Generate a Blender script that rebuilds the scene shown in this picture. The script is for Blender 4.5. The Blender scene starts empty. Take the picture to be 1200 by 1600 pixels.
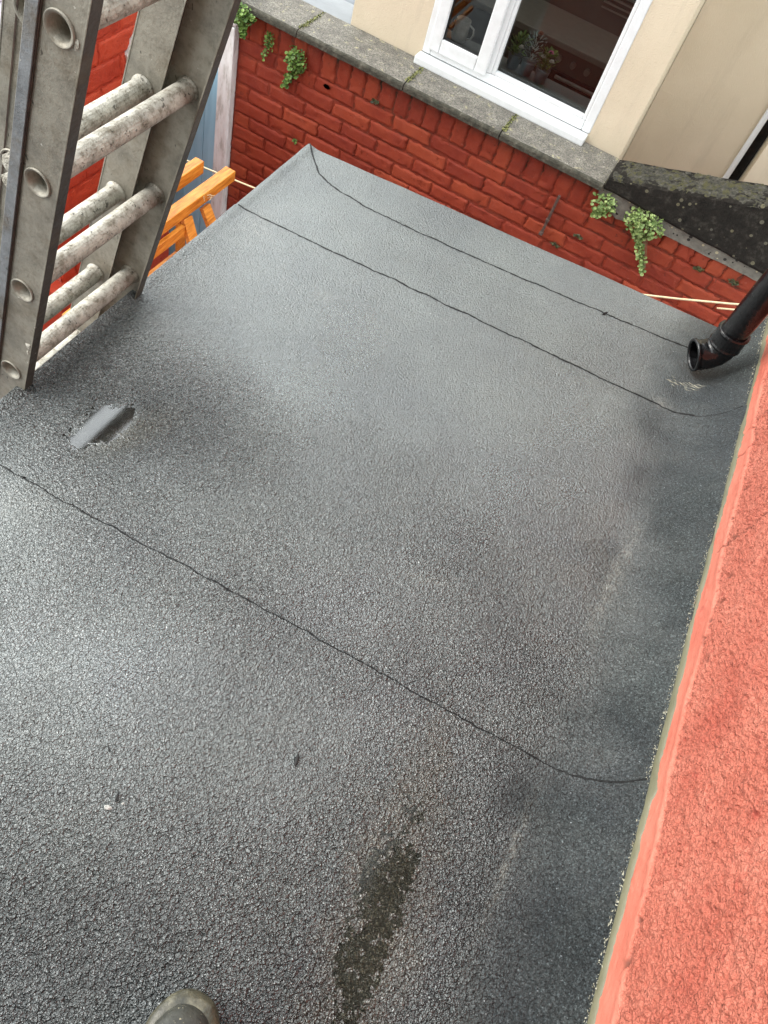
import bpy, bmesh, math, random
import numpy as np
from mathutils import Vector, Matrix
S = bpy.context.scene
COL = S.collection
R = math.radians

# ------------------------------------------------------------------ camera
H = 1.5
f = 1196.0
def unit(v): return v / np.linalg.norm(v)
vz = unit(np.array([-342., 807., f]))
vy = unit(np.array([881., -1399., f])); vy = unit(vy - vz * (vy @ vz))
vx = np.cross(vz, vy)
RM = np.array([vx, vy, -vz])                      # camera (x right, y down, z forward) -> world
cam_data = bpy.data.cameras.new("camera")
cam = bpy.data.objects.new("camera", cam_data); COL.objects.link(cam)
m = Matrix(((RM[0][0], -RM[0][1], -RM[0][2], 0), (RM[1][0], -RM[1][1], -RM[1][2], 0), (RM[2][0], -RM[2][1], -RM[2][2], H), (0, 0, 0, 1)))
cam.matrix_world = m
cam_data.sensor_fit = 'VERTICAL'; cam_data.sensor_height = 36; cam_data.lens = 36 * f / 1600
cam_data.clip_start = 0.05; cam_data.clip_end = 500
S.camera = cam

# ------------------------------------------------------------------ light
SUN_EL, SUN_AZ = R(40), R(-100)      # azimuth measured from +y towards +x: from the left
W = bpy.data.worlds.new("World"); S.world = W; W.use_nodes = True
nt = W.node_tree; nt.nodes.clear()
out = nt.nodes.new('ShaderNodeOutputWorld')
sky = nt.nodes.new('ShaderNodeTexSky'); sky.sky_type = 'NISHITA'; sky.sun_disc = False
sky.sun_elevation = SUN_EL; sky.sun_rotation = SUN_AZ; sky.dust_density = 4
b1 = nt.nodes.new('ShaderNodeBackground'); b1.inputs[1].default_value = 0.05
nt.links.new(sky.outputs[0], b1.inputs[0])
tc = nt.nodes.new('ShaderNodeTexCoord')
nz = nt.nodes.new('ShaderNodeTexNoise'); nz.inputs['Scale'].default_value = 2.6; nz.inputs['Detail'].default_value = 4
nt.links.new(tc.outputs['Generated'], nz.inputs['Vector'])
cr = nt.nodes.new('ShaderNodeValToRGB')
cr.color_ramp.elements[0].position = .3; cr.color_ramp.elements[0].color = (.66, .70, .73, 1)
cr.color_ramp.elements[1].position = .68; cr.color_ramp.elements[1].color = (.95, 1.0, .98, 1)
nt.links.new(nz.outputs['Fac'], cr.inputs[0])
b2 = nt.nodes.new('ShaderNodeBackground'); b2.inputs[1].default_value = 2.1
nt.links.new(cr.outputs[0], b2.inputs[0])
ad = nt.nodes.new('ShaderNodeAddShader')
nt.links.new(b1.outputs[0], ad.inputs[0]); nt.links.new(b2.outputs[0], ad.inputs[1]); nt.links.new(ad.outputs[0], out.inputs[0])
sl = bpy.data.lights.new("sun", 'SUN'); sl.energy = .9; sl.angle = R(24); sl.color = (1, .975, .94)
so = bpy.data.objects.new("sun", sl); COL.objects.link(so)
sd = Vector((math.sin(SUN_AZ) * math.cos(SUN_EL), math.cos(SUN_AZ) * math.cos(SUN_EL), math.sin(SUN_EL)))
so.rotation_euler = sd.to_track_quat('Z', 'Y').to_euler(); so.location = (-3, 0, 6)
S.view_settings.view_transform = 'Standard'; S.view_settings.look = 'None'
S.view_settings.exposure = 0.78; S.view_settings.gamma = 1

# ------------------------------------------------------------------ helpers
rnd = random.Random(7)
def link(o): COL.objects.link(o); return o
def tag(o, label=None, cat=None, group=None, kind=None):
    if label: o['label'] = label
    if cat: o['category'] = cat
    if group: o['group'] = group
    if kind: o['kind'] = kind
    return o
def thing(name, label, cat, loc=(0, 0, 0), group=None):
    o = bpy.data.objects.new(name, None); o.location = loc; o.empty_display_size = .1; link(o)
    return tag(o, label, cat, group)
def put(o, parent):
    if parent is not None:
        o.parent = parent
        p = parent; M = Matrix.Identity(4)
        while p: M = Matrix.Translation(p.location) @ M; p = p.parent
        # every part is built in world coordinates; undo the parents' offsets
        o.location = o.location - M.translation
    return o
class MB:
    def __init__(s): s.v = []; s.f = []
    def add(s, vs, fs):
        n = len(s.v); s.v += [tuple(v) for v in vs]; s.f += [tuple(i + n for i in q) for q in fs]; return s
    def box(s, x0, x1, y0, y1, z0, z1):
        vs = [(x, y, z) for z in (z0, z1) for y in (y0, y1) for x in (x0, x1)]
        return s.add(vs, [(0, 2, 3, 1), (4, 5, 7, 6), (0, 1, 5, 4), (2, 6, 7, 3), (0, 4, 6, 2), (1, 3, 7, 5)])
    def bar(s, a, b, w, h, up=(0, 0, 1)):
        a = Vector(a); b = Vector(b); d = (b - a).normalized(); u = Vector(up); x = d.cross(u).normalized(); y = x.cross(d).normalized()
        vs = [p + x * (sx * w / 2) + y * (sy * h / 2) for p in (a, b) for sy in (-1, 1) for sx in (-1, 1)]
        return s.add(vs, [(0, 1, 3, 2), (4, 6, 7, 5), (0, 4, 5, 1), (2, 3, 7, 6), (0, 2, 6, 4), (1, 5, 7, 3)])
    def tube(s, pts, r, n=8, cap=True):
        pts = [Vector(p) for p in pts]; rr = r if hasattr(r, '__len__') else [r] * len(pts)
        vs = []; prev = None
        for i, p in enumerate(pts):
            d = (pts[min(i + 1, len(pts) - 1)] - pts[max(i - 1, 0)]).normalized()
            if prev is None:
                a = Vector((0, 0, 1)) if abs(d.z) < .9 else Vector((1, 0, 0)); x = d.cross(a).normalized()
            else: x = (prev - d * prev.dot(d)).normalized()
            prev = x; y = d.cross(x)
            for k in range(n):
                t = 2 * math.pi * k / n; vs.append(p + (x * math.cos(t) + y * math.sin(t)) * rr[i])
        fs = [(i * n + k, i * n + (k + 1) % n, (i + 1) * n + (k + 1) % n, (i + 1) * n + k) for i in range(len(pts) - 1) for k in range(n)]
        if cap: fs += [tuple(range(n))[::-1], tuple(range((len(pts) - 1) * n, len(pts) * n))]
        return s.add(vs, fs)
    def rings(s, rings, closed=True, cap=False):
        n = len(rings[0]); vs = [v for r in rings for v in r]; fs = []
        for i in range(len(rings) - 1):
            for k in range(n if closed else n - 1):
                fs.append((i * n + k, i * n + (k + 1) % n, (i + 1) * n + (k + 1) % n, (i + 1) * n + k))
        if cap: fs += [tuple(range(n))[::-1], tuple(range((len(rings) - 1) * n, len(rings) * n))]
        return s.add(vs, fs)
    def build(s, name, mat, parent=None, smooth=False, bevel=0, seg=2):
        me = bpy.data.meshes.new(name); me.from_pydata(s.v, [], s.f); me.update()
        bm = bmesh.new(); bm.from_mesh(me); bmesh.ops.recalc_face_normals(bm, faces=bm.faces); bm.to_mesh(me); bm.free()
        o = bpy.data.objects.new(name, me); link(o)
        if mat: me.materials.append(mat)
        if smooth: me.shade_smooth()
        if bevel:
            b = o.modifiers.new('bevel', 'BEVEL'); b.width = bevel; b.segments = seg; b.limit_method = 'ANGLE'; b.angle_limit = R(40)
        return put(o, parent)
def grid_obj(name, X, Y, Z, mat, parent=None, attrs=None, flip=False):
    ny, nx = X.shape
    me = bpy.data.meshes.new(name); co = np.stack([X, Y, Z], -1).astype(np.float32).reshape(-1)
    me.vertices.add(nx * ny); me.vertices.foreach_set('co', co)
    i = np.arange(ny * nx).reshape(ny, nx)
    q = [i[:-1, :-1], i[:-1, 1:], i[1:, 1:], i[1:, :-1]]
    if flip: q = q[::-1]
    q = np.stack(q, -1).reshape(-1).astype(np.int32); nf = len(q) // 4
    me.loops.add(len(q)); me.loops.foreach_set('vertex_index', q)
    me.polygons.add(nf); me.polygons.foreach_set('loop_start', np.arange(0, nf * 4, 4, dtype=np.int32)); me.polygons.foreach_set('loop_total', np.full(nf, 4, np.int32))
    me.update(calc_edges=True); me.shade_smooth()
    for k, a in (attrs or {}).items():
        at = me.attributes.new(k, 'FLOAT', 'POINT'); at.data.foreach_set('value', a.astype(np.float32).reshape(-1))
    me.materials.append(mat)
    o = bpy.data.objects.new(name, me); link(o)
    return put(o, parent)
def _hash(ix, iy, seed):
    h = (ix.astype(np.int64) * 374761393 + iy.astype(np.int64) * 668265263 + seed * 974711 + 1013904223) & 0xffffffff
    h = ((h ^ (h >> 13)) * 1274126177) & 0xffffffff
    h = ((h ^ (h >> 16)) * 2246822519) & 0xffffffff
    return ((h ^ (h >> 15)) & 0xffffff) / float(0xffffff)
def vn(x, y, s, seed=0):
    x = np.asarray(x, float) / s; y = np.asarray(y, float) / s
    x, y = x * .8 + y * .6 + seed * .37, -x * .6 + y * .8 + seed * 1.7     # turned so that the lattice never lines up with an edge
    ix = np.floor(x); iy = np.floor(y); fx = x - ix; fy = y - iy
    fx = fx * fx * fx * (fx * (fx * 6 - 15) + 10); fy = fy * fy * fy * (fy * (fy * 6 - 15) + 10)
    a = _hash(ix, iy, seed); b = _hash(ix + 1, iy, seed); c = _hash(ix, iy + 1, seed); d = _hash(ix + 1, iy + 1, seed)
    return (a + (b - a) * fx) * (1 - fy) + (c + (d - c) * fx) * fy
def fbm(x, y, s, seed=0, o=3):
    t = 0; w = 0; a = 1
    for k in range(o): t = t + a * vn(x, y, s / 2 ** k, seed + k * 11); w += a; a *= .5
    return t / w
def sst(a, b, x): t = np.clip((x - a) / (b - a), 0, 1); return t * t * (3 - 2 * t)
def ell(x, y, cx, cy, a, b, ang):      # elliptical distance, 1 at the rim; ang = direction of axis a
    dx = x - cx; dy = y - cy; u = dx * math.cos(ang) + dy * math.sin(ang); v = -dx * math.sin(ang) + dy * math.cos(ang)
    return np.sqrt((u / a) ** 2 + (v / b) ** 2)

# ------------------------------------------------------------------ materials
class MT:
    def __init__(s, name):
        s.m = bpy.data.materials.new(name); s.m.use_nodes = True; s.t = s.m.node_tree; s.n = s.t.nodes
        s.p = s.n['Principled BSDF']; s.out = s.n['Material Output']
        s.tc = s.n.new('ShaderNodeTexCoord')
    def l(s, a, b): s.t.links.new(a, b)
    def noise(s, scale, detail=3, rough=.55, vec=None, stretch=None):
        n = s.n.new('ShaderNodeTexNoise'); n.inputs['Scale'].default_value = scale; n.inputs['Detail'].default_value = detail; n.inputs['Roughness'].default_value = rough
        v = vec or s.tc.outputs['Object']
        if stretch:
            mp = s.n.new('ShaderNodeMapping'); mp.inputs['Scale'].default_value = stretch; s.l(v, mp.inputs[0]); v = mp.outputs[0]
        s.l(v, n.inputs['Vector']); return n.outputs['Fac']
    def vor(s, scale, feature='F1'):
        n = s.n.new('ShaderNodeTexVoronoi'); n.inputs['Scale'].default_value = scale; n.feature = feature
        s.l(s.tc.outputs['Object'], n.inputs['Vector']); return n.outputs['Distance']
    def ramp(s, x, stops):
        r = s.n.new('ShaderNodeValToRGB'); e = r.color_ramp.elements
        while len(e) < len(stops): e.new(.5)
        for k, (p, c) in enumerate(stops):
            e[k].position = p; e[k].color = (c[0], c[1], c[2], 1) if hasattr(c, '__len__') else (c, c, c, 1)
        s.l(x, r.inputs[0]); return r.outputs[0]
    def mix(s, fac, a, b, mode='MIX'):
        n = s.n.new('ShaderNodeMix'); n.data_type = 'RGBA'; n.blend_type = mode
        for v, i in ((fac, 0), (a, 6), (b, 7)):
            if hasattr(v, 'links'): s.l(v, n.inputs[i])
            elif i == 0: n.inputs[0].default_value = v
            else: n.inputs[i].default_value = (v[0], v[1], v[2], 1)
        return n.outputs[2]
    def math(s, op, a, b=0, c=None):
        n = s.n.new('ShaderNodeMath'); n.operation = op
        for v, i in ((a, 0), (b, 1), (c, 2)):
            if v is None: continue
            if hasattr(v, 'links'): s.l(v, n.inputs[i])
            else: n.inputs[i].default_value = v
        return n.outputs[0]
    def attr(s, name):
        n = s.n.new('ShaderNodeAttribute'); n.attribute_name = name; return n.outputs['Fac']
    def island(s):
        n = s.n.new('ShaderNodeNewGeometry'); return n.outputs['Random Per Island']
    def bump(s, h, dist=.002, strength=1.0):
        n = s.n.new('ShaderNodeBump'); n.inputs['Distance'].default_value = dist
        if hasattr(strength, 'links'): s.l(strength, n.inputs['Strength'])
        else: n.inputs['Strength'].default_value = strength
        s.l(h, n.inputs['Height']); s.l(n.outputs[0], s.p.inputs['Normal']); return n
    def col(s, c):
        if hasattr(c, 'links'): s.l(c, s.p.inputs['Base Color'])
        else: s.p.inputs['Base Color'].default_value = (c[0], c[1], c[2], 1)
        return s
    def rough(s, r):
        if hasattr(r, 'links'): s.l(r, s.p.inputs['Roughness'])
        else: s.p.inputs['Roughness'].default_value = r
        return s
    def metal(s, x): s.p.inputs['Metallic'].default_value = x; return s
def simple(name, c, r=.6, var=.25, scale=20, bump=0, bs=60, metal=0):
    M = MT(name); n = M.noise(scale, 4)
    M.col(M.ramp(n, [(.3, [x * (1 - var) for x in c]), (.7, [min(1, x * (1 + var)) for x in c])])).rough(r).metal(metal)
    if bump: M.bump(M.noise(bs, 3), bump)
    return M.m

# felt -------------------------------------------------------------
M = MT('mineral felt')
g1 = M.noise(420, 2, .6); g2 = M.noise(1100, 1, .5); big = M.noise(3.2, 4, .55); mid = M.noise(17, 4, .6)
wet = M.attr('wet'); silt = M.attr('silt')
base = M.ramp(g1, [(.3, (.015, .0185, .019)), (.52, (.047, .056, .057)), (.75, (.115, .130, .128))])
base = M.mix(M.ramp(big, [(.35, 0), (.65, 1)]), M.mix(1, base, (.62, .64, .68), 'MULTIPLY'), M.mix(1, base, (1.30, 1.27, 1.20), 'MULTIPLY'))
base = M.mix(M.ramp(mid, [(.50, 0), (.78, .35)]), base, (.075, .078, .066))
sp = M.n.new('ShaderNodeTexVoronoi'); sp.inputs['Scale'].default_value = 130; M.l(M.tc.outputs['Object'], sp.inputs['Vector'])
spk = M.math('LESS_THAN', sp.outputs['Distance'], M.math('MULTIPLY', M.noise(50, 2), .26))
sel = M.math('GREATER_THAN', M.n.new('ShaderNodeSeparateColor').outputs[0], .72)
sc = [n for n in M.n if n.bl_idname == 'ShaderNodeSeparateColor'][0]; M.l(sp.outputs['Color'], sc.inputs[0])
base = M.mix(M.math('MULTIPLY', spk, M.math('MULTIPLY', sel, .55)), base, (.36, .37, .37))
base = M.mix(M.math('MULTIPLY', wet, .45), base, M.mix(1, base, (.55, .56, .58), 'MULTIPLY'))
base = M.mix(M.math('MULTIPLY', silt, .9), base, M.mix(M.noise(90, 3), (.062, .052, .033), (.12, .10, .065)))
rgh = M.attr('lump')
def pebbles(M, scale, warp, wscale):
    nn = M.n.new('ShaderNodeTexNoise'); nn.inputs['Scale'].default_value = wscale; nn.inputs['Detail'].default_value = 2; M.l(M.tc.outputs['Object'], nn.inputs['Vector'])
    vm = M.n.new('ShaderNodeVectorMath'); vm.operation = 'MULTIPLY_ADD'; M.l(nn.outputs['Color'], vm.inputs[0]); vm.inputs[1].default_value = (warp, warp, warp); M.l(M.tc.outputs['Object'], vm.inputs[2])
    vo = M.n.new('ShaderNodeTexVoronoi'); vo.inputs['Scale'].default_value = scale; M.l(vm.outputs[0], vo.inputs['Vector']); return vo.outputs['Distance']
da = pebbles(M, 225, .010, 150); db = pebbles(M, 140, .014, 100)
raw = M.math('SUBTRACT', 1.0, M.math('ADD', M.math('MULTIPLY', da, .62), M.math('MULTIPLY', M.math('MULTIPLY', db, rgh), .7)))
gv = M.n.new('ShaderNodeTexVoronoi'); gv.inputs['Scale'].default_value = 380; M.l(M.tc.outputs['Object'], gv.inputs['Vector'])
gs = M.n.new('ShaderNodeSeparateColor'); M.l(gv.outputs['Color'], gs.inputs[0])
gran = M.ramp(gs.outputs[0], [(.0, .45), (.55, .9), (.8, 1.3), (1.0, 2.6)])
base = M.mix(M.math('ADD', .45, M.math('MULTIPLY', M.attr('dry'), .55)), base, M.mix(1, base, gran, 'MULTIPLY'))
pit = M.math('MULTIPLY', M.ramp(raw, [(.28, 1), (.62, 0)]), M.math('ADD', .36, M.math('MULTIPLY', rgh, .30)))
base = M.mix(M.math('MULTIPLY', M.attr('dry'), .9), base, M.mix(1, base, (.52, .56, .60), 'MULTIPLY'))
base = M.mix(M.math('MULTIPLY', M.attr('scuff'), M.ramp(M.noise(60, 4, .7), [(.4, .1), (.65, .9)])), base, (.19, .19, .165))
base = M.mix(pit, base, (.008, .0085, .009))  # crevice occlusion put into the colour, along with bare bitumen in the valleys
M.col(base)
rg = M.n.new('ShaderNodeMapRange'); rg.inputs[3].default_value = .50; rg.inputs[4].default_value = .13; M.l(wet, rg.inputs[0])
M.rough(M.math('MAXIMUM', rg.outputs[0], M.math('MULTIPLY', M.attr('dry'), .62)))
spl = M.n.new('ShaderNodeMapRange'); spl.inputs[3].default_value = 1.0; spl.inputs[4].default_value = .2; M.l(M.attr('dry'), spl.inputs[0]); M.l(M.math('MULTIPLY', spl.outputs[0], M.math('SUBTRACT', 1.0, M.math('MULTIPLY', pit, .7))), M.p.inputs['Specular IOR Level'])
M.p.inputs['IOR'].default_value = 1.80; M.p.inputs['Specular Tint'].default_value = (.965, 1, .995, 1)
rgh = M.attr('lump')
lump = M.math('MINIMUM', raw, M.math('ADD', .66, M.math('MULTIPLY', rgh, .24)))
hb = M.math('ADD', M.math('MULTIPLY', lump, M.math('ADD', 2.9, M.math('MULTIPLY', rgh, 1.5))), M.math('MULTIPLY', g1, .55))
film = M.math('SUBTRACT', 1.0, M.attr('film'))
M.bump(hb, .0016, film)
FELT = M.m
M = MT('bitumen'); M.col((.005, .005, .005)).rough(.5); M.p.inputs['Specular IOR Level'].default_value = .25; M.bump(M.noise(300, 3), .002); BITUMEN = M.m
# water: thin, clear, only mirrors the sky
M = MT('water'); M.n.remove(M.p)
fr = M.n.new('ShaderNodeFresnel'); fr.inputs[0].default_value = 2.3
tr = M.n.new('ShaderNodeBsdfTransparent'); tr.inputs[0].default_value = (.86, .84, .78, 1)
gl = M.n.new('ShaderNodeBsdfGlossy'); gl.inputs['Roughness'].default_value = .09
mx = M.n.new('ShaderNodeMixShader'); M.l(fr.outputs[0], mx.inputs[0]); M.l(tr.outputs[0], mx.inputs[1]); M.l(gl.outputs[0], mx.inputs[2]); M.l(mx.outputs[0], M.out.inputs[0])
WATER = M.m
def water2():
    m_ = WATER.copy(); m_.name = 'silty water'
    for n_ in m_.node_tree.nodes:
        if n_.bl_idname == 'ShaderNodeFresnel': n_.inputs[0].default_value = 1.36
        if n_.bl_idname == 'ShaderNodeBsdfTransparent': n_.inputs[0].default_value = (.93, .91, .84, 1)
    return m_
WATER2 = water2()
# coral masonry paint
M = MT('coral masonry paint')
n1 = M.noise(9, 5, .6); n2 = M.noise(60, 3)
smooth_ = M.attr('band'); crack = M.attr('crack')
c = M.ramp(n1, [(.3, (.52, .135, .085)), (.5, (.59, .17, .11)), (.7, (.65, .215, .145))])
worn = M.attr('worn'); c = M.mix(worn, c, M.mix(M.noise(50, 4, .7), (.33, .030, .016), (.50, .10, .06)))
c = M.mix(M.ramp(M.noise(23, 4, .7), [(.62, 0), (.72, .75)]), c, (.36, .042, .028))
c = M.mix(M.math('MULTIPLY', smooth_, .35), c, M.mix(M.noise(70, 4, .7, stretch=(1, .12, 1)), (.44, .10, .07), (.62, .21, .15)))
c = M.mix(M.math('MULTIPLY', crack, .9), c, (.11, .035, .02))
c = M.mix(M.ramp(M.vor(38), [(.035, .8), (.06, 0)]), c, (.30, .05, .03))
M.col(c).rough(.62)
cd = pebbles(M, 185, .012, 130)
c = M.mix(M.math('MULTIPLY', M.ramp(cd, [(.50, 0), (.72, .34)]), M.math('SUBTRACT', 1.0, smooth_)), c, (.27, .032, .018)); M.col(c)  # shade of the stipple pits painted in as darker red
M.bump(M.math('SUBTRACT', M.noise(300, 3, .6), M.math('MULTIPLY', cd, 1.1)), .0045, M.math('SUBTRACT', 1.0, M.math('MULTIPLY', smooth_, .85)))
CORAL = M.m
M = MT('coral wall coarse'); M.col(M.ramp(M.noise(7, 5), [(.3, (.40, .09, .062)), (.7, (.48, .12, .08))])).rough(.65); M.bump(M.noise(110, 3), .006); CORAL2 = M.m
def brick_mat(name, dark, mid_, light):
    M = MT(name); r = M.island()
    c = M.ramp(M.noise(14, 5, .6), [(.3, dark), (.5, mid_), (.72, light)])
    c = M.mix(.6, c, M.ramp(r, [(0, dark), (.5, mid_), (1, light)]))
    c = M.mix(M.ramp(M.noise(33, 5, .75), [(.62, 0), (.70, .8)]), c, [x * .30 for x in dark])
    c = M.mix(M.ramp(M.noise(70, 3, .7), [(.66, 0), (.74, .5)]), c, (.34, .16, .12))
    dirt_shade = M.attr('dirt_shade'); gm = M.noise(25, 4, .7)
    c = M.mix(M.math('MULTIPLY', dirt_shade, M.ramp(gm, [(.4, .15), (.6, 1)])), c, (.022, .021, .010))
    M.col(c).rough(M.ramp(M.noise(40, 3), [(.3, .45), (.7, .7)])); M.p.inputs['Specular IOR Level'].default_value = .35; M.bump(M.math('ADD', M.noise(60, 5, .65), M.noise(420, 2)), .004, .9); return M.m
REDBRICK = brick_mat('red painted brick', (.19, .019, .007), (.262, .033, .011), (.34, .058, .019))
REDBRICK2 = brick_mat('orange red painted brick', (.36, .033, .013), (.46, .048, .018), (.56, .075, .028))
# stone
M = MT('coping stone')
c = M.ramp(M.noise(16, 5, .65), [(.3, (.115, .105, .088)), (.5, (.19, .175, .148)), (.7, (.29, .27, .225))])
c = M.mix(M.ramp(M.noise(150, 2), [(.38, .85), (.58, 0)]), c, (.06, .056, .048))
c = M.mix(M.ramp(M.noise(26, 4, .7), [(.60, 0), (.68, .6)]), c, (.44, .40, .23))
c = M.mix(M.ramp(M.noise(90, 2, .7), [(.68, 0), (.72, .8)]), c, (.52, .50, .44))
M.col(c).rough(.9); M.bump(M.noise(160, 4), .007); COPING = M.m
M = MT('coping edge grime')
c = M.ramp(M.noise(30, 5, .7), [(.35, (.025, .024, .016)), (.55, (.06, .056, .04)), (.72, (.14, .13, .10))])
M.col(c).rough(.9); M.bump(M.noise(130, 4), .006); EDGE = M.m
M = MT('blackened stone')
c = M.ramp(M.noise(22, 5, .7), [(.3, (.009, .0075, .006)), (.55, (.024, .021, .017)), (.75, (.075, .068, .055))])
v = M.n.new('ShaderNodeTexVoronoi'); v.inputs['Scale'].default_value = 26; M.l(M.tc.outputs['Object'], v.inputs['Vector'])
s2 = M.n.new('ShaderNodeSeparateColor'); M.l(v.outputs['Color'], s2.inputs[0])
d = M.math('MULTIPLY', M.math('LESS_THAN', v.outputs['Distance'], M.math('MULTIPLY', s2.outputs[0], .26)), M.math('GREATER_THAN', s2.outputs[1], .55))
c = M.mix(M.math('MULTIPLY', d, .65), c, M.mix(s2.outputs[2], (.16, .155, .13), (.24, .22, .13)))
M.col(c).rough(.95); M.p.inputs['Specular IOR Level'].default_value = .2; M.bump(M.noise(90, 5, .7), .02); BLACKSTONE = M.m
M = MT('mossy stone top')
c = M.ramp(M.noise(40, 5, .75), [(.35, (.018, .017, .012)), (.55, (.075, .07, .055)), (.7, (.16, .15, .12))])
c = M.mix(M.ramp(M.noise(24, 6, .8), [(.5, 0), (.58, .8)]), c, M.mix(M.noise(90, 2), (.045, .045, .012), (.13, .12, .035)))
M.col(c).rough(.95); M.bump(M.noise(100, 5, .8), .02); MOSSTOP = M.m
M = MT('lichened mortar')
c = M.ramp(M.noise(30, 4, .6), [(.3, (.13, .125, .105)), (.7, (.24, .23, .19))])
v = M.n.new('ShaderNodeTexVoronoi'); v.inputs['Scale'].default_value = 42; M.l(M.tc.outputs['Object'], v.inputs['Vector'])
s2 = M.n.new('ShaderNodeSeparateColor'); M.l(v.outputs['Color'], s2.inputs[0])
c = M.mix(M.math('MULTIPLY', M.math('LESS_THAN', v.outputs['Distance'], M.math('MULTIPLY', s2.outputs[0], .42)), M.math('GREATER_THAN', s2.outputs[1], .5)), c, (.022, .020, .017))
v2 = M.n.new('ShaderNodeTexVoronoi'); v2.inputs['Scale'].default_value = 30; M.l(M.tc.outputs['Object'], v2.inputs['Vector'])
s3 = M.n.new('ShaderNodeSeparateColor'); M.l(v2.outputs['Color'], s3.inputs[0])
c = M.mix(M.math('MULTIPLY', M.math('LESS_THAN', v2.outputs['Distance'], M.math('MULTIPLY', s3.outputs[0], .26)), M.math('GREATER_THAN', s3.outputs[1], .6)), c, (.46, .42, .27))
M.col(c).rough(.9); M.bump(M.noise(120, 4), .005); MORTAR = M.m
# cream render
M = MT('cream render')
c = M.ramp(M.noise(4, 4), [(.3, (.56, .475, .345)), (.7, (.61, .52, .385))])
c = M.mix(M.ramp(M.noise(14, 5, .7, stretch=(1, 1, .15)), [(.52, 0), (.8, .35)]), c, (.36, .30, .22))
M.col(c).rough(.9); M.bump(M.noise(230, 3, .5), .003, .9); CREAM = M.m
M = MT('white upvc'); M.col(M.ramp(M.noise(18, 5, .7), [(.35, (.64, .655, .65)), (.6, (.70, .72, .72))])).rough(.3); UPVC = M.m
M = MT('window gasket'); M.col((.012, .012, .012)).rough(.5); GASKET = M.m
M = MT('window glass'); M.n.remove(M.p)
fr = M.n.new('ShaderNodeFresnel'); fr.inputs[0].default_value = 1.5
tr = M.n.new('ShaderNodeBsdfTransparent'); tr.inputs[0].default_value = (.86, .88, .87, 1)
gl = M.n.new('ShaderNodeBsdfGlossy'); gl.inputs['Roughness'].default_value = .0
mx = M.n.new('ShaderNodeMixShader'); M.l(fr.outputs[0], mx.inputs[0]); M.l(tr.outputs[0], mx.inputs[1]); M.l(gl.outputs[0], mx.inputs[2]); M.l(mx.outputs[0], M.out.inputs[0])
GLASS = M.m
# ladder aluminium
def alu(name, tint, lo=.30, rib=False):
    M = MT(name)
    n1 = M.noise(16, 5, .65); n2 = M.noise(60, 5, .7)
    c = M.ramp(n1, [(.3, [x * .62 for x in tint]), (.5, tint), (.72, [x * 1.25 for x in tint])])
    c = M.mix(M.ramp(n2, [(.5, 0), (.75, .5)]), c, (.10, .085, .06))
    c = M.mix(M.ramp(M.noise(45, 4, .8), [(.73, 0), (.76, .7)]), c, (.055, .05, .045))
    c = M.mix(M.ramp(M.noise(70, 3, .7), [(.71, 0), (.73, .9)]), c, (.66, .63, .56))
    if rib: c = M.mix(M.ramp(M.noise(30, 6, .8), [(.46, 0), (.66, .8)]), c, (.17, .14, .095)); c = M.mix(M.ramp(M.noise(85, 3, .7), [(.62, 0), (.66, .8)]), c, (.05, .045, .035))
    else:
        c = M.mix(M.ramp(M.noise(55, 4, .7, stretch=(1, 1, .35)), [(.66, 0), (.69, .85)]), c, (.04, .036, .03)); c = M.mix(M.ramp(M.noise(10, 5, .7), [(.5, 0), (.7, .55)]), c, (.16, .12, .07))
    M.col(c).metal(.35).rough(M.ramp(n2, [(.3, lo + .1), (.7, lo + .4)]))
    if rib:
        w = M.n.new('ShaderNodeTexWave'); w.wave_type = 'RINGS'; w.rings_direction = 'Y'; w.inputs['Scale'].default_value = 55; w.inputs['Distortion'].default_value = 0
        # ribs run along the rung: drive the wave by the angle-like object coordinates
        w.wave_type = 'BANDS'; w.bands_direction = 'DIAGONAL'
        mp = M.n.new('ShaderNodeMapping'); mp.inputs['Scale'].default_value = (1, 0, 1); M.l(M.tc.outputs['Object'], mp.inputs[0]); M.l(mp.outputs[0], w.inputs[0])
        M.bump(M.math('ADD', M.noise(170, 3), n2), .0018, .9)
    else: M.bump(M.math('ADD', M.noise(200, 3), n2), .0012, .7)
    return M.m
ALU = alu('weathered aluminium', (.30, .275, .225))
ALU2 = alu('grey blue aluminium edge', (.24, .25, .26))
ALUR = alu('dirty ribbed rung', (.50, .475, .41), .35, True)
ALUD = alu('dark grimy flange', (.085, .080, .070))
ALUE = alu('worn rung end', (.36, .335, .28), .25)
M = MT('dried mortar splash'); M.col(M.ramp(M.noise(60, 3), [(.3, (.32, .29, .23)), (.7, (.58, .55, .48))])).rough(.9); M.bump(M.noise(150, 4), .006); SPLASH = M.m
# timber
M = MT('orange stained timber')
g = M.noise(30, 4, .6, stretch=(3, .35, 3)); k = M.noise(9, 3)
c = M.ramp(g, [(.3, (.44, .125, .010)), (.5, (.70, .25, .028)), (.72, (.86, .38, .06))])
c = M.mix(M.ramp(k, [(.66, 0), (.72, .6)]), c, (.28, .08, .015))
M.col(c).rough(.45); M.bump(g, .002); TIMBER = M.m
M = MT('sawn timber end'); M.col((.62, .27, .07)).rough(.7); TIMBEREND = M.m
M = MT('blue painted boards'); M.col(M.ramp(M.noise(9, 4, stretch=(4, 4, .4)), [(.3, (.26, .50, .64)), (.7, (.34, .60, .74))])).rough(.5); BLUE = M.m
M = MT('flaking white paint')
c = M.ramp(M.noise(30, 5, .7, stretch=(1, 1, .25)), [(.36, (.44, .42, .39)), (.46, (.62, .61, .59)), (.7, (.74, .74, .73))])
M.col(c).rough(.6); M.bump(M.noise(70, 4, stretch=(1, 1, .2)), .004); WHITEPOST = M.m
M = MT('black plastic')
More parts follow.
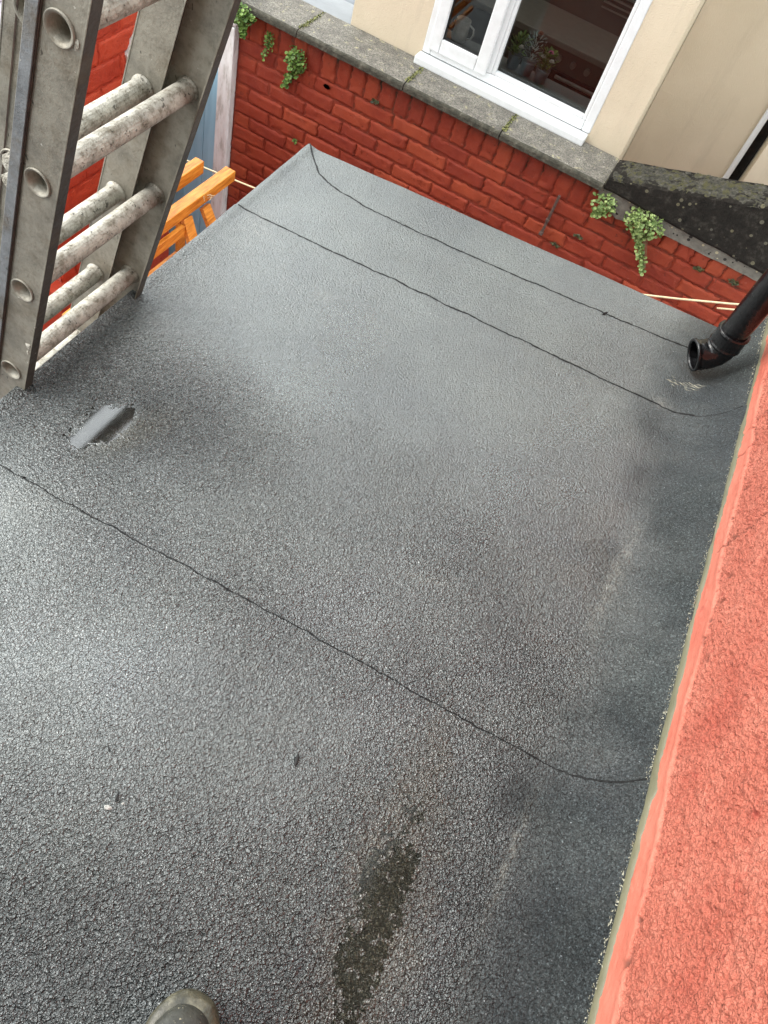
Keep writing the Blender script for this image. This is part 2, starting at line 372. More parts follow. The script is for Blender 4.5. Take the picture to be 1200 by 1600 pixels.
c = M.ramp(M.noise(25, 5, .7), [(.5, (.004, .004, .0045)), (.8, (.02, .02, .021))])
M.col(c).rough(M.ramp(M.noise(60, 4), [(.3, .12), (.7, .3)])); M.bump(M.noise(90, 3), .0012); BLACKPIPE = M.m
M = MT('sealant'); M.col(M.ramp(M.noise(12, 3), [(.3, (.125, .12, .072)), (.7, (.17, .16, .10))])).rough(.45); M.bump(M.noise(60, 3), .002); SEAL = M.m
M = MT('sealant crumb'); M.col((.36, .35, .27)).rough(.8); CRUMB = M.m
def leafmat(name, a, b):
    M = MT(name); c = M.ramp(M.island(), [(0, a), (1, b)]); M.col(c).rough(.45); M.p.inputs['Specular IOR Level'].default_value = .4; return M.m
LEAF = leafmat('small green leaves', (.035, .085, .012), (.17, .27, .055))
LEAF2 = leafmat('pale green leaves', (.07, .13, .025), (.30, .38, .13))
MOSS = leafmat('moss', (.05, .06, .012), (.20, .20, .05))
WEED = leafmat('dry weed', (.020, .022, .008), (.09, .09, .03))
STEM = simple('plant stem', (.16, .11, .05), .7)
RUST = simple('rusty iron', (.075, .045, .035), .7, .5, 60, .002, 200)
ROPE = simple('cream line', (.62, .52, .33), .8, .15, 200, .001, 400)
PAVE = simple('yard paving', (.13, .14, .15), .7, .3, 6, .003, 60)
SLATE = simple('lilac grey slate', (.32, .29, .33), .55, .2, 8, .003, 50)
BINM = simple('grey plastic lid', (.15, .16, .17), .45, .12, 10, .001, 80)

# ------------------------------------------------------------------ setting: ground
g = MB().box(-40, 40, -40, 60, -2.5, -2.3).build('yard_ground', PAVE); tag(g, kind='structure')

# ------------------------------------------------------------------ the flat roof
XL, XR, YF = -1.045, .556, 2.303
def roof_base(x): return .065 * (x + 1.05)
P1 = (-.808, .912, .086, .047, math.radians(76))      # the sky-mirroring puddle
P2 = (.224, .285, .17, .040, math.atan2(1, -.09))          # the long silty puddle
L1, L2 = .0072, .0808
SEAMS = {
 'A': [(-1.036, 2.295), (-.985, 2.235), (-.934, 2.172), (-.88, 2.143), (-.827, 2.124), (-.721, 2.104), (-.56, 2.098), (-.419, 2.096), (-.15, 2.103), (.117, 2.112), (.40, 2.122)],
 'B': [(-1.030, 1.836), (-.7, 1.828), (-.301, 1.822), (.05, 1.818), (.369, 1.813), (.43, 1.806), (.47, 1.800), (.52, 1.81), (.553, 1.83)],
 'C': [(-1.04, .690), (-.7, .686), (-.276, .684), (.05, .681), (.243, .679), (.40, .676), (.47, .672), (.52, .680), (.553, .697)]}
def seam_y(k, x):
    p = SEAMS[k]; return np.interp(x, [q[0] for q in p], [q[1] for q in p])
def wob(x, seed): return (vn(x, x * 0 + seed, .05, seed) - .5) * .006 + (vn(x, x * 0 + seed, .012, seed + 3) - .5) * .0028
def rough_map(x, y):
    """how coarse the aggregate reads, 0 smooth plateau .. 1 lumpy"""
    r = .45 + .75 * (fbm(x, y, .42, 5, 3) - .5)
    r += .24 * np.exp(-((y - .02) / .14) ** 2)
    r += .38 * np.exp(-((x - .24) / .22) ** 2) * sst(1.5, .7, y)
    r -= .35 * np.exp(-(((x + .40) / .26) ** 2 + ((y - .40) / .2) ** 2))
    r -= .35 * np.exp(-(((x + .55) / .35) ** 2 + ((y - 1.45) / .28) ** 2))
    r += .40 * np.exp(-(((x + .72) / .2) ** 2 + ((y - 1.0) / .26) ** 2))
    r += .25 * np.exp(-((x + 1.0) / .10) ** 2)
    r -= .25 * sst(1.1, 1.9, y)
    return np.clip(r, .18, 1)
def roof_z(x, y, fine=True):
    z = roof_base(x) + .0092 * sst(.3, 2.3, y)
    z = z + .006 * (fbm(x, y, .38, 21, 2) - .5) + .0022 * (fbm(x, y, .11, 22, 2) - .5)
    d1 = ell(x, y, *P1); d2 = ell(x, y, *P2)
    e1 = d1 + 1.5 * (fbm(x, y, .035, 31, 4) - .5); e2 = d2 + 1.1 * (fbm(x, y, .05, 41, 4) - .5)
    w1 = np.exp(-(d1 / 2.0) ** 3); w2 = np.exp(-(d2 / 2.0) ** 3)
    z = z * (1 - w1) + w1 * (L1 + .0032 - .0008 + .0036 * (np.clip(e1, 0, 2.2) - 1.0))
    z = z * (1 - w2) + w2 * (L2 - .0009 + .0026 * (np.clip(e2, 0, 2.2) - 1.0))
    # turned-up fillet against the house wall, and the welted left and far edges
    x0_ = .37 + .085 * sst(1.75, 2.15, y) + .02 * (fbm(x, y, .2, 23, 2) - .5); t = np.clip((x - x0_) / (XR - x0_), 0, 1); z = z + .108 * (t ** 2.0)
    z = z + .006 * sst(-1.0, -1.03, x) - .014 * sst(-1.036, -1.046, x) ** 2 - .006 * sst(2.296, 2.303, y) ** 2
    for k, sd_ in (('A', 1), ('B', 2), ('C', 3)):
        e = y - (seam_y(k, x) + wob(x, sd_)); z = z - .0032 * sst(-.0014, .0014, e)
        z = z + .0014 * np.exp(-((e + .045) / .03) ** 2)
    if fine:
        r = rough_map(x, y); film = np.exp(-(d1 / .85) ** 4)
        fr_ = sst(1.0, 1.35, y); n = (.60 + .4 * fr_) * vn(x, y, .0068, 51) + .40 * (1 - fr_) * vn(x, y, .0038, 52)
        n = n * (1 - .6 * sst(.415, .5, x)) + .3 * sst(.415, .5, x) * vn(x, y, .003, 53)
        cap = .30 + .55 * r
        h = np.minimum(n, cap) + .12 * (n - cap) * (n > cap)
        amp = .0034 * (.35 + .65 * r) * (1 - .6 * sst(1.0, 1.6, y)) * (1 - .75 * film)
        pim = np.clip(vn(x, y, .011, 61) - .70, 0, 1) * 5 * np.clip(1 - ell(x, y, *P2) / 1.4, 0, 1)
        z = z + amp * (h - .35) + .0035 * pim * (vn(x, y, .006, 62) > .4)
    return z
ext = thing('flat_roof_extension', 'low flat roof of wet dark grey mineral felt filling most of the picture', 'flat roof', (-.25, .9, -2.3))
xs = np.linspace(XL, XR, 720)
ys = np.concatenate([np.linspace(-1.4, -.1, 60)[:-1], np.arange(-.1, 1.25, .0021), np.linspace(1.25, YF, 330)])
X, Y = np.meshgrid(xs, ys); Z = roof_z(X, Y)
d1 = ell(X, Y, *P1); d2 = ell(X, Y, *P2)
wet = .25 + 1.7 * (fbm(X, Y, .30, 71, 4) - .45) + .5 * rough_map(X, Y) * sst(1.6, .9, Y)
wet = wet + .9 * np.exp(-(((X + .76) / .2) ** 2 + ((Y - 1.02) / .3) ** 2)) + .8 * np.exp(-(d2 / 2.2) ** 2) - .5 * sst(.36, .50, X) - .35 * sst(1.9, 2.2, Y)
wet = np.clip(wet, 0, 1)
silt = .85 * np.clip(1.25 - .48 * d2 + .8 * (fbm(X, Y, .04, 81, 4) - .5), 0, 1) + np.clip(1.2 - 1.0 * ell(X, Y, -.745, .935, .13, .06, math.atan2(.85, .4)), 0, 1) * .8
silt = silt + .22 * np.exp(-(((X - .33) / .08) ** 2 + ((Y - 1.15) / .35) ** 2)) * (fbm(X, Y, .09, 82) > .5)
silt = np.clip(silt, 0, 1)
# turn the felt down over the left and far edges
Xe = np.concatenate([X[:, :1] - .0015, X[:, :1] - .001, X], 1); Ye = np.concatenate([Y[:, :1], Y[:, :1], Y], 1)
Ze = np.concatenate([Z[:, :1] * 0 - .11, Z[:, :1] - .004, Z], 1)
w2_ = np.concatenate([wet[:, :1], wet[:, :1], wet], 1); s2_ = np.concatenate([silt[:, :1] * 0, silt[:, :1] * 0, silt], 1)
Xe = np.concatenate([Xe, Xe[-1:], Xe[-1:]], 0); Ye = np.concatenate([Ye, Ye[-1:] + .001, Ye[-1:] + .0015], 0)
Ze = np.concatenate([Ze, Ze[-1:] - .004, np.minimum(Ze[-1:], roof_base(Xe[-1:]) - .11)], 0)
w2_ = np.concatenate([w2_, w2_[-1:], w2_[-1:]], 0); s2_ = np.concatenate([s2_, s2_[-1:], s2_[-1:]], 0)
lump = rough_map(Xe, Ye); dry = np.clip(sst(.28, .50, Xe + .22 * (fbm(Xe, Ye, .20, 91, 4) - .5)) * (.88 + .3 * (fbm(Xe, Ye, .12, 93, 3) - .4)), 0, 1); film = np.clip(1.3 - ell(Xe, Ye, *P1), 0, 1)
scuff = .95 * np.exp(-ell(Xe, Ye, .405, 1.17, .16, .016, math.radians(86)) ** 2) + .8 * np.exp(-ell(Xe, Ye, .392, .47, .12, .010, math.radians(88)) ** 2)
scuff = scuff + .7 * np.exp(-ell(Xe, Ye, .03, .935, .05, .012, math.radians(15)) ** 2) + .7 * np.exp(-ell(Xe, Ye, .37, 1.83, .03, .02, 0) ** 2) + .5 * np.exp(-ell(Xe, Ye, -.93, 1.78, .06, .10, .3) ** 2) + .45 * np.exp(-ell(Xe, Ye, -.62, 1.63, .025, .02, 0) ** 2) + .45 * np.exp(-ell(Xe, Ye, -.86, .60, .14, .05, .6) ** 2)
scuff = np.clip(scuff * (.5 + 1.1 * fbm(Xe, Ye, .02, 97, 3)), 0, 1)
grid_obj('roof_felt', Xe, Ye, Ze, FELT, ext, {'wet': w2_, 'silt': s2_, 'lump': lump, 'dry': dry, 'scuff': scuff, 'film': film * .9})
for k, sd_ in (('A', 1), ('B', 2), ('C', 3)):
    mb = MB(); pts = []; rr = []
    px = np.arange(SEAMS[k][0][0], SEAMS[k][-1][0], .004)
    py = seam_y(k, px) + wob(px, sd_) + .0012
    pz = roof_z(px, py, False)
    th = vn(px, px * 0, .02, sd_ + 90); th2 = vn(px, px * 0, .006, sd_ + 95)
    for i in range(len(px)):
        pts.append((px[i], py[i], pz[i] + .0004)); rr.append((.0016 if k == 'C' else .0030) * (.35 if k == 'B' and px[i] > .46 else 1) + .0018 * max(0, th[i] - .12) + .0014 * max(0, th2[i] - .5))
    mb.tube(pts, rr, 6)
    for j in range(9):
        i = rnd.randrange(len(px)); a = rnd.uniform(-.003, .003)
        mb.tube([(px[i] - .004, py[i] + a, pz[i]), (px[i], py[i] + a, pz[i] + .001), (px[i] + .004, py[i] + a * 2, pz[i])], [.0006, .0032 * rnd.uniform(.4, 1), .0006], 6)
    mb.build('bitumen_seam', BITUMEN, ext, smooth=True)
# supporting walls of the extension
MB().box(XL + .03, XR + .1, -1.4, YF - .03, -2.3, -.06).build('extension_wall', CORAL2, ext)
MB().box(XL + .006, XL + .028, -1.4, YF - .006, -.20, -.03).box(XL + .028, XR, YF - .028, YF - .006, -.20, -.03).build('fascia_board', UPVC, ext)
# puddles
def puddle(name, P, level, scale, seed):
    cx, cy, a, b, ang = P; n = 96; vs = [(cx, cy, level)]
    for k in range(n):
        t = 2 * math.pi * k / n; u = a * scale * math.cos(t); v = b * scale * math.sin(t)
        vs.append((cx + u * math.cos(ang) - v * math.sin(ang), cy + u * math.sin(ang) + v * math.cos(ang), level))
    o = MB().add(vs, [(0, k + 1, (k + 1) % n + 1) for k in range(n)]).build(name, WATER if seed == 1 else WATER2)
    for p in o.data.polygons:
        if p.normal.z < 0: p.flip()
    return tag(o, kind='structure')
puddle('puddle_water', P1, L1, 1.35, 1); puddle('puddle_water', P2, L2, 1.35, 2)

# ------------------------------------------------------------------ the coral house: side wall on the right, added light blocker behind the camera
house = thing('coral_house', 'coral painted roughcast house wall rising along the right edge of the roof', 'house wall', (.8, .5, -2.3))
zs = np.arange(.15, .86, .0028); ys = np.arange(.02, 2.42, .0028)
Yw, Zw = np.meshgrid(ys, zs)
band_top = .283 + .012 * (vn(Yw, Yw * 0, .2, 5) - .5) * 2 + .008 * (vn(Yw, Yw * 0, .05, 6) - .5)
band = 1 - sst(-.006, .012, Zw - band_top)
hgt = .0100 * (.5 * vn(Yw, Zw, .0078, 101) + .5 * vn(Yw, Zw, .0046, 102)) + .003 * fbm(Yw, Zw, .05, 103, 2)
hgt = np.clip(hgt, .0018, .0092)
smooth_h = .0048 + .0030 * fbm(Yw * .3, Zw, .018, 104, 3) + .0016 * np.clip(vn(Yw, Zw, .008, 109) - .6, 0, 1) * 2 + .003 * sst(-.025, -.004, Zw - band_top) * (1 - sst(-.004, .006, Zw - band_top))
hgt = hgt * (1 - band) + smooth_h * band
def seg(y, z, pts, w, seed):
    d = np.full(y.shape, 9.)
    yy = y + .006 * (vn(y, z, .02, seed) - .5); zz = z + .008 * (vn(y, z, .014, seed + 1) - .5)
    for (a0, b0), (a1, b1) in zip(pts[:-1], pts[1:]):
        L = (a1 - a0) ** 2 + (b1 - b0) ** 2; t = np.clip(((yy - a0) * (a1 - a0) + (zz - b0) * (b1 - b0)) / L, 0, 1)
        d = np.minimum(d, np.hypot(yy - a0 - t * (a1 - a0), zz - b0 - t * (b1 - b0)))
    return np.exp(-(d / w) ** 2)
crk = seg(Yw, Zw, [(1.260, 0.243), (1.256, 0.299), (1.249, 0.351), (1.244, 0.426)], .0030, 7)
crk = np.maximum(crk, seg(Yw, Zw, [(1.607, 0.215), (1.590, 0.267), (1.597, 0.350)], .0022, 9))
crk = np.maximum(crk, .9 * seg(Yw, Zw, [(1.692, 0.219), (1.696, 0.328)], .0022, 11))
for q_ in [(1.265, 0.308), (1.424, 0.306), (1.136, 0.326), (1.071, 0.318), (0.929, 0.312)]:
    crk = np.maximum(crk, np.exp(-(np.hypot((Yw - q_[0]) * 1.0, (Zw - q_[1]) * .7) / .006) ** 2 * (.6 + vn(Yw, Zw, .008, 12))))
spot = np.clip((vn(Yw, Zw, .012, 115) - .80) * 8, 0, 1) * np.exp(-((Zw - band_top) / .012) ** 2)
crk = np.clip(np.maximum(crk, spot), 0, 1)
hgt = hgt - .005 * crk
grid_obj('rendered_wall', .5665 - hgt, Yw, Zw, CORAL, house, {'band': band, 'crack': crk, 'worn': np.clip(1.5 * (fbm(Yw, Zw, .16, 120, 4) - .52 + .16 * sst(1.2, 2.0, Yw) + .22 * np.exp(-(((Yw - 1.0) / .12) ** 2 + ((Zw - .25) / .05) ** 2))), 0, .85)}, flip=True)
prof_ = [(-1.42, -2.3), (2.42, -2.3), (2.42, .90), (2.0, 1.15), (1.0, 3.0), (.8, 3.7), (-1.42, 3.7)]
MB().add([(x, a, b) for x in (.5675, .86) for a, b in prof_], [tuple(range(7)), tuple(range(13, 6, -1))] + [(i, i + 7, (i + 1) % 7 + 7, (i + 1) % 7) for i in range(7)]).build('wall_body', CORAL2, house)
UPPER = simple('added grey facing', (.14, .15, .13), .9, .25, 6, .004, 90)
prof_ = [(-1.42, 1.05), (2.15, 1.05), (2.0, 1.15), (1.0, 3.0), (.8, 3.7), (-1.42, 3.7)]
MB().add([(x, a, b) for x in (.560, .5668) for a, b in prof_], [tuple(range(6)), tuple(range(11, 5, -1))] + [(i, i + 6, (i + 1) % 6 + 6, (i + 1) % 6) for i in range(6)]).build('unseen_grey_facing', UPPER, house)  # unseen grey facing, added so the roof reflects less coral
MB().box(.560, .5665, .02, 2.42, .858, 1.048).box(.560, .5665, -1.42, .018, .10, 1.048).build('middle_render', CORAL2, house)
MB().box(-2.2, .86, -1.75, -1.43, -2.3, 4.2).build('rear_light_blocker', simple('grey render', (.30, .29, .27), .9, .1, 5), house)  # unseen wall added behind the camera to block light
# sealant bead
ys2 = np.arange(-.05, 2.40, .004); rs = []
for y in ys2:
    y_ = np.array([y]); a = .206 + .006 * (vn(y_, y_ * 0, .09, 3)[0] - .5) - .010 * max(0, vn(y_, y_ * 0, .035, 4)[0] - .72) * 2
    wdt = .0215 + .011 * (vn(y_, y_ * 0, .30, 5)[0] - .5) + .005 * (vn(y_, y_ * 0, .03, 6)[0] - .5) + .012 * math.exp(-((y - .675) / .025) ** 2)
    rs.append([(.5675, y, a - .004), (.556, y, a), (.5545, y, a + wdt * .35), (.5575, y, a + wdt * .85), (.562, y, a + wdt), (.5675, y, a + wdt + .001)])
MB().rings(rs, closed=False).build('sealant_strip', SEAL, house, smooth=True)
mb = MB()
for k in range(1500):
    y = rnd.uniform(.05, 2.38); r = rnd.uniform(.0007, .0022) * (1.6 if rnd.random() < .08 else 1)
    z = .212 + rnd.uniform(-.006, .002) - (rnd.random() < .15) * rnd.uniform(0, .02); x = .5535 - max(0, .212 - z) * .6
    a = [(x + r * rnd.uniform(-1, 1), y + r * rnd.uniform(-1.6, 1.6), z + r * rnd.uniform(-1, 1)) for _ in range(4)]
    mb.add(a, [(0, 1, 2), (0, 2, 3), (0, 3, 1), (1, 3, 2)])
tag(mb.build('sealant_crumbs', CRUMB, house), kind='stuff')

# ------------------------------------------------------------------ downpipe with shoe
dp = thing('downpipe', 'black plastic rainwater downpipe ending in an angled shoe on the felt', 'downpipe', (.46, 2.1, .1))
PX, PY = .453, 2.048
def ring(c, ax, r, n=28, ex=1.0):
    c = Vector(c); ax = Vector(ax).normalized(); a = Vector((0, 1, 0)) if abs(ax.y) < .9 else Vector((1, 0, 0)); x = ax.cross(a).normalized(); y = ax.cross(x)
    return [c + x * (r * math.cos(2 * math.pi * k / n)) + y * (r * ex * math.sin(2 * math.pi * k / n)) for k in range(n)]
MB().rings([ring((PX, PY, z), (0, 0, 1), .0395) for z in (.215, .5, .95)]).build('pipe', BLACKPIPE, dp, smooth=True)
prof = [(.207, .040), (.207, .0465), (.212, .0485), (.218, .0465), (.235, .0462), (.250, .0462), (.256, .0490), (.262, .0470), (.262, .0400)]
MB().rings([ring((PX, PY, z), (0, 0, 1), r) for z, r in prof]).build('collar', BLACKPIPE, dp, smooth=False, bevel=.001)
ZS = .012
path = [((PX, PY, .212), (0, 0, -1)), ((PX - .002, PY, .195), (-.12, -.05, -1)), ((PX - .010, PY - .006, .179), (-.45, -.22, -.9)), ((PX - .024, PY - .014, .167), (-.7, -.36, -.65)), ((PX - .040, PY - .023, .160), (-.82, -.42, -.42)), ((PX - .054, PY - .030, .156), (-.85, -.44, -.30))]
mb = MB(); rgs = [ring(c, Vector(a), .0445) for c, a in path]
rgs += [ring(path[-1][0], path[-1][1], .0478), ring(Vector(path[-1][0]) + Vector((-.006, -.0032, -.002)), path[-1][1], .0478), ring(Vector(path[-1][0]) + Vector((-.006, -.0032, -.002)), path[-1][1], .0400)]
rgs += [ring(c, Vector(a), .0400) for c, a in path[::-1]]
mb.rings(rgs).build('shoe', BLACKPIPE, dp, smooth=True)
# dried cement smear under the shoe
mb = MB()
for k in range(26):
    x = .445 - rnd.uniform(0, .085); y = 1.955 + rnd.uniform(-.03, .015); L = rnd.uniform(.008, .03); w = rnd.uniform(.0004, .0010)
    pts = [(x + t * L, y - t * L * .1 + .002 * math.sin(7 * t), float(roof_z(np.array([x + t * L]), np.array([y]))[0]) + .0006) for t in (0, .3, .6, 1)]
    mb.tube(pts, [w * .3, w, w * .8, w * .2], 4)
sm = mb.build('cement_smear', CRUMB); tag(sm, 'pale scraped cement streaks on the felt under the downpipe shoe', 'cement smear')

# ------------------------------------------------------------------ brick walls
def brickwork(name, mat, parent, origin, u, n, length, rows, depth_fn=None, pillow=.006, seed=3, clip=None, dirt_shade_fn=None):
    """rows: list of (z_top, z_bottom, unit length, phase). One mesh: bricks are the wall's surface pattern."""
    rg = random.Random(seed); O = Vector(origin); U = Vector(u); Nn = Vector(n); verts = []; faces = []; dirt_shade = []
    def P(a, z, d): return O + U * a + Vector((0, 0, z)) + Nn * d
    for zt, zb, ul, ph in rows:
        a = -ph * ul
        while a < length:
            b = a + ul * rg.uniform(.94, 1.06)
            a0 = max(a, 0) + .0032; b0 = min(b, length) - .0032
            if b0 - a0 > .02:
                nx = max(8, int((b0 - a0) / .011)); nz_ = max(8, int((zt - zb) / .009)); dz = rg.uniform(-.0025, .0025); dd = rg.uniform(-.003, .003); tl = rg.uniform(-.02, .02)
                base = len(verts); s1 = rg.randrange(9999); jt = rg.uniform(.0022, .0045)
                wq = lambda q: .5 - .5 * np.sign(.5 - q) * np.abs(2 * q - 1) ** .72
                A, B = np.meshgrid(wq(np.linspace(0, 1, nx)), wq(np.linspace(0, 1, nz_)))
                ea = np.minimum(A, 1 - A) * (b0 - a0); ez = np.minimum(B, 1 - B) * (zt - zb)
                e = np.minimum(ea, ez); pil = pillow * (1 - np.exp(-e / .0018))
                ua = a0 + A * (b0 - a0); vz_ = zb + jt + B * (zt - zb - 2 * jt) + dz + (ua - (a0 + b0) / 2) * tl
                wa = (vn(ua * 3 + s1, vz_ * 3, .04, s1) - .5) * .014; wz = (vn(ua * 3, vz_ * 3 + s1, .05, s1 + 1) - .5) * .008
                ed = np.exp(-e / .01)
                dep = pil + dd + .006 * (fbm(ua, vz_, .03, s1, 4) - .5) - .008 * np.clip(vn(ua, vz_, .02, s1 + 5) - .78, 0, 1) * 4
                for j in range(nz_):
                    for i in range(nx):
                        uu = ua[j, i] + wa[j, i] * ed[j, i]; zz = vz_[j, i] + wz[j, i] * ed[j, i]
                        verts.append(P(uu, zz, dep[j, i])); dirt_shade.append(dirt_shade_fn(uu, zz, False) if dirt_shade_fn else 0)
                for j in range(nz_ - 1):
                    for i in range(nx - 1):
                        q = base + j * nx + i; faces.append((q, q + 1, q + nx + 1, q + nx))
                # skirt back into the joint
                rim = [base + i for i in range(nx)] + [base + j * nx + nx - 1 for j in range(1, nz_)] + [base + (nz_ - 1) * nx + i for i in range(nx - 2, -1, -1)] + [base + j * nx for j in range(nz_ - 2, 0, -1)]
                k0 = len(verts)
                for r_ in rim: verts.append(verts[r_] - Nn * .014); dirt_shade.append(min(1, dirt_shade[r_] + (.08 if dirt_shade_fn else 0)))
                for k in range(len(rim)): k2 = (k + 1) % len(rim); faces.append((rim[k], k0 + k, k0 + k2, rim[k2]))
            a = b
    # painted mortar bed
    zt = max(r[0] for r in rows); zb = min(r[1] for r in rows); nx = int(length / .02); nz_ = int((zt - zb) / .02); base = len(verts)
    for j in range(nz_ + 1):
        zz = zb + (zt - zb) * j / nz_; uu = np.linspace(0, length, nx + 1); dep = -.0005 + .0055 * (fbm(uu, uu * 0 + zz, .04, seed + 40, 3) - .5)
        for i in range(nx + 1): verts.append(P(uu[i], zz, dep[i])); dirt_shade.append(dirt_shade_fn(uu[i], zz, True) if dirt_shade_fn else 0)
    for j in range(nz_):
        for i in range(nx):
            q = base + j * (nx + 1) + i; faces.append((q, q + 1, q + nx + 2, q + nx + 1))
    me = bpy.data.meshes.new(name); me.from_pydata([tuple(v) for v in verts], [], faces); me.update()
    bm = bmesh.new(); bm.from_mesh(me); bmesh.ops.recalc_face_normals(bm, faces=bm.faces); bm.to_mesh(me); bm.free()
    me.shade_smooth(); me.materials.append(mat)
    at = me.attributes.new('dirt_shade', 'FLOAT', 'POINT'); at.data.foreach_set('value', np.array(dirt_shade, np.float32))
    o = link(bpy.data.objects.new(name, me)); return put(o, parent)
bw = thing('brick_wall', 'low dark red painted brick wall with grey stone coping beyond the far roof edge', 'brick wall', (-.6, 3.75, -2.3))
WY = 3.615; WX0 = -2.105
rows = [(-.345, -.486, .0815, .3)]
z = -.487; k = 0
while z > -2.25: rows.append((z, z - .0762, .222, (.0, .5, .12, .62)[k % 4])); z -= .0765; k += 1
def wall_dirt_shade(u, z, mortar):  # real grime plus joint occlusion, painted into the brick colour together
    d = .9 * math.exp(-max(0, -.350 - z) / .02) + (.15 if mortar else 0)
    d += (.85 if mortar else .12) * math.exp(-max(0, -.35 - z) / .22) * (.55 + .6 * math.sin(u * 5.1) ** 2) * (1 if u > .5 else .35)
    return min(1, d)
brickwork('brickwork', REDBRICK, bw, (WX0, WY, 0), (1, 0, 0), (0, -1, 0), 3.3, rows, seed=5, dirt_shade_fn=wall_dirt_shade)
MB().box(WX0 + .002, 1.2, WY + .008, 3.83, -2.3, -.344).build('wall_core', CORAL2, bw)
for a, b, ml in ((-2.42, -1.772, 1), (-1.766, -1.184, 1), (-1.178, -.664, 1), (-.658, -.118, 1)):
    mb = MB(); n = 60; rs = []
    for i in range(n + 1):
        x = a + (b - a) * i / n; q = np.array([x]); w = (fbm(q, q * 0, .07, 7)[0] - .5) * .005; w2 = (vn(q, q * 0 + 1, .05, 8)[0] - .5) * .002
        rs.append([(x, 3.845, -.342), (x, 3.572 + w, -.342 + w2), (x, 3.566 + w, -.338), (x, 3.566 + w, -.318), (x, 3.570 + w, -.310 + w2 * .4), (x, 3.578 + w, -.305), (x, 3.70, -.302), (x, 3.845, -.300)])
    o = mb.rings(rs, cap=True).build('coping_stone', COPING, bw, smooth=False)
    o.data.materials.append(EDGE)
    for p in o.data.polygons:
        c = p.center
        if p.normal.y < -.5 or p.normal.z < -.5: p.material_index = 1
# raked blackened stone and its mortar bed
def interp(x, t): return float(np.interp(x, [q[0] for q in t], [q[1] for q in t]))
mb = MB(); top = MB(); n = 90; rs = []; rt = []
for i in range(n + 1):
    x = -.112 + (1.25 + .112) * i / n; q = np.array([x])
    w = (fbm(q, q * 0, .05, 9)[0] - .5) * .012
    zt = -.262 + (x + .101) * .292 + w * .6; zb = -.325 + w * .3 - .03 * max(0, x)
    rs.append([(x, 3.74, zb), (x, 3.572 + w, zb), (x, 3.566 + w, zb + .012), (x, 3.566 + w, max(zb + .014, zt - .012)), (x, 3.574 + w, zt), (x, 3.76, zt + .002)])
mb.rings(rs, cap=True).build('raked_stone', BLACKSTONE, bw, smooth=False)
Xg, Yg = np.meshgrid(np.linspace(-.115, 1.25, 260), np.linspace(3.568, 3.765, 40))
Zg = -.262 + (Xg + .101) * .292 + .004 + .026 * (fbm(Xg, Yg, .035, 55, 4) - .42) + .010 * (fbm(Xg, Yg, .008, 56, 2) - .5) - .02 * np.exp(-(Yg - 3.568) / .006) - .02 * np.exp(-(3.765 - Yg) / .01) - .02 * np.exp(-(Xg + .115) / .008)
grid_obj('moss_crust', Xg, Yg, Zg, MOSSTOP, bw)
mb = MB(); rs = []
for i in range(61):
    x = -.125 + 1.35 * i / 60; q = np.array([x]); w = (fbm(q, q * 0, .04, 12)[0] - .5) * .010
    zlo = interp(x, [(-.125, -.372), (-.06, -.40), (0, -.445), (.1, -.42), (.25, -.405), (.5, -.405), (.75, -.402), (1.3, -.40)]) + w
    rs.append([(x, 3.62, -.318), (x, 3.588, -.32), (x, 3.592 + w * .3, -.35), (x, 3.600, zlo), (x, 3.62, zlo - .004)])
mb.rings(rs, cap=True).build('mortar_bed', MORTAR, bw)

sw = thing('side_brick_wall', 'bright orange red painted brick wall seen behind the ladder rungs', 'brick wall', (-2.1, 2.6, -2.3))
rows = []; z = .5; k = 0
while z > -2.2: rows.append((z, z - .0845, .245, (.1, .6)[k % 2])); z -= .0855; k += 1
brickwork('brickwork', REDBRICK2, sw, (-2.0, 2.072, 0), (0, 1, 0), (1, 0, 0), .62, rows, seed=8, pillow=.004)
MB().box(-2.085, -2.006, 2.074, 2.688, -2.3, .5).build('wall_core', CORAL2, sw)
MB().box(-2.2, -1.955, 2.0, 2.16, -2.3, -1.02).build('wall_pier', REDBRICK2, sw, bevel=.004)
mb = MB(); vs = [(-1.987, 2.565, -.19), (-1.987, 2.62, -.12), (-1.987, 2.685, -.10), (-1.987, 2.685, -.40), (-1.987, 2.61, -.33)]
mb.add(vs + [(-2.004, b, c) for a, b, c in vs], [(0, 1, 2, 3, 4), (9, 8, 7, 6, 5)] + [(i, i + 5, (i + 1) % 5 + 5, (i + 1) % 5) for i in range(5)])
mb.build('bare_white_patch', WHITEPOST, sw)

# ------------------------------------------------------------------ white post, blue gate
gp = thing('gate_post', 'flaking white painted timber post at the left end of the red brick wall', 'gate post', (-2.15, 3.6, -2.3))
MB().bar((-2.160, 3.62, -2.3), (-2.160, 3.62, -.44), .068, .09, (0, 1, 0)).bar((-2.118, 3.60, -2.3), (-2.118, 3.60, -.44), .020, .06, (0, 1, 0)).build('post', WHITEPOST, gp, bevel=.004)
MB().box(-2.25, -2.10, 3.57, 3.66, -.438, -.20).build('cap_rag', WHITEPOST, gp, bevel=.012)
gate = thing('blue_gate', 'pale blue painted boarded gate left of the white post', 'gate', (-2.6, 3.66, -2.3))
mb = MB(); x = -2.197
for k in range(9): mb.box(x - .112, x, 3.645, 3.665, -2.28, -.40); x -= .114
mb.build('boards', BLUE, gate, bevel=.003)
MB().box(-3.2, -2.2, 3.668, 3.69, -.75, -.65).build('ledge', BLUE, gate); MB().box(-3.2, -2.2, 3.668, 3.69, -1.95, -1.85).build('ledge', BLUE, gate)

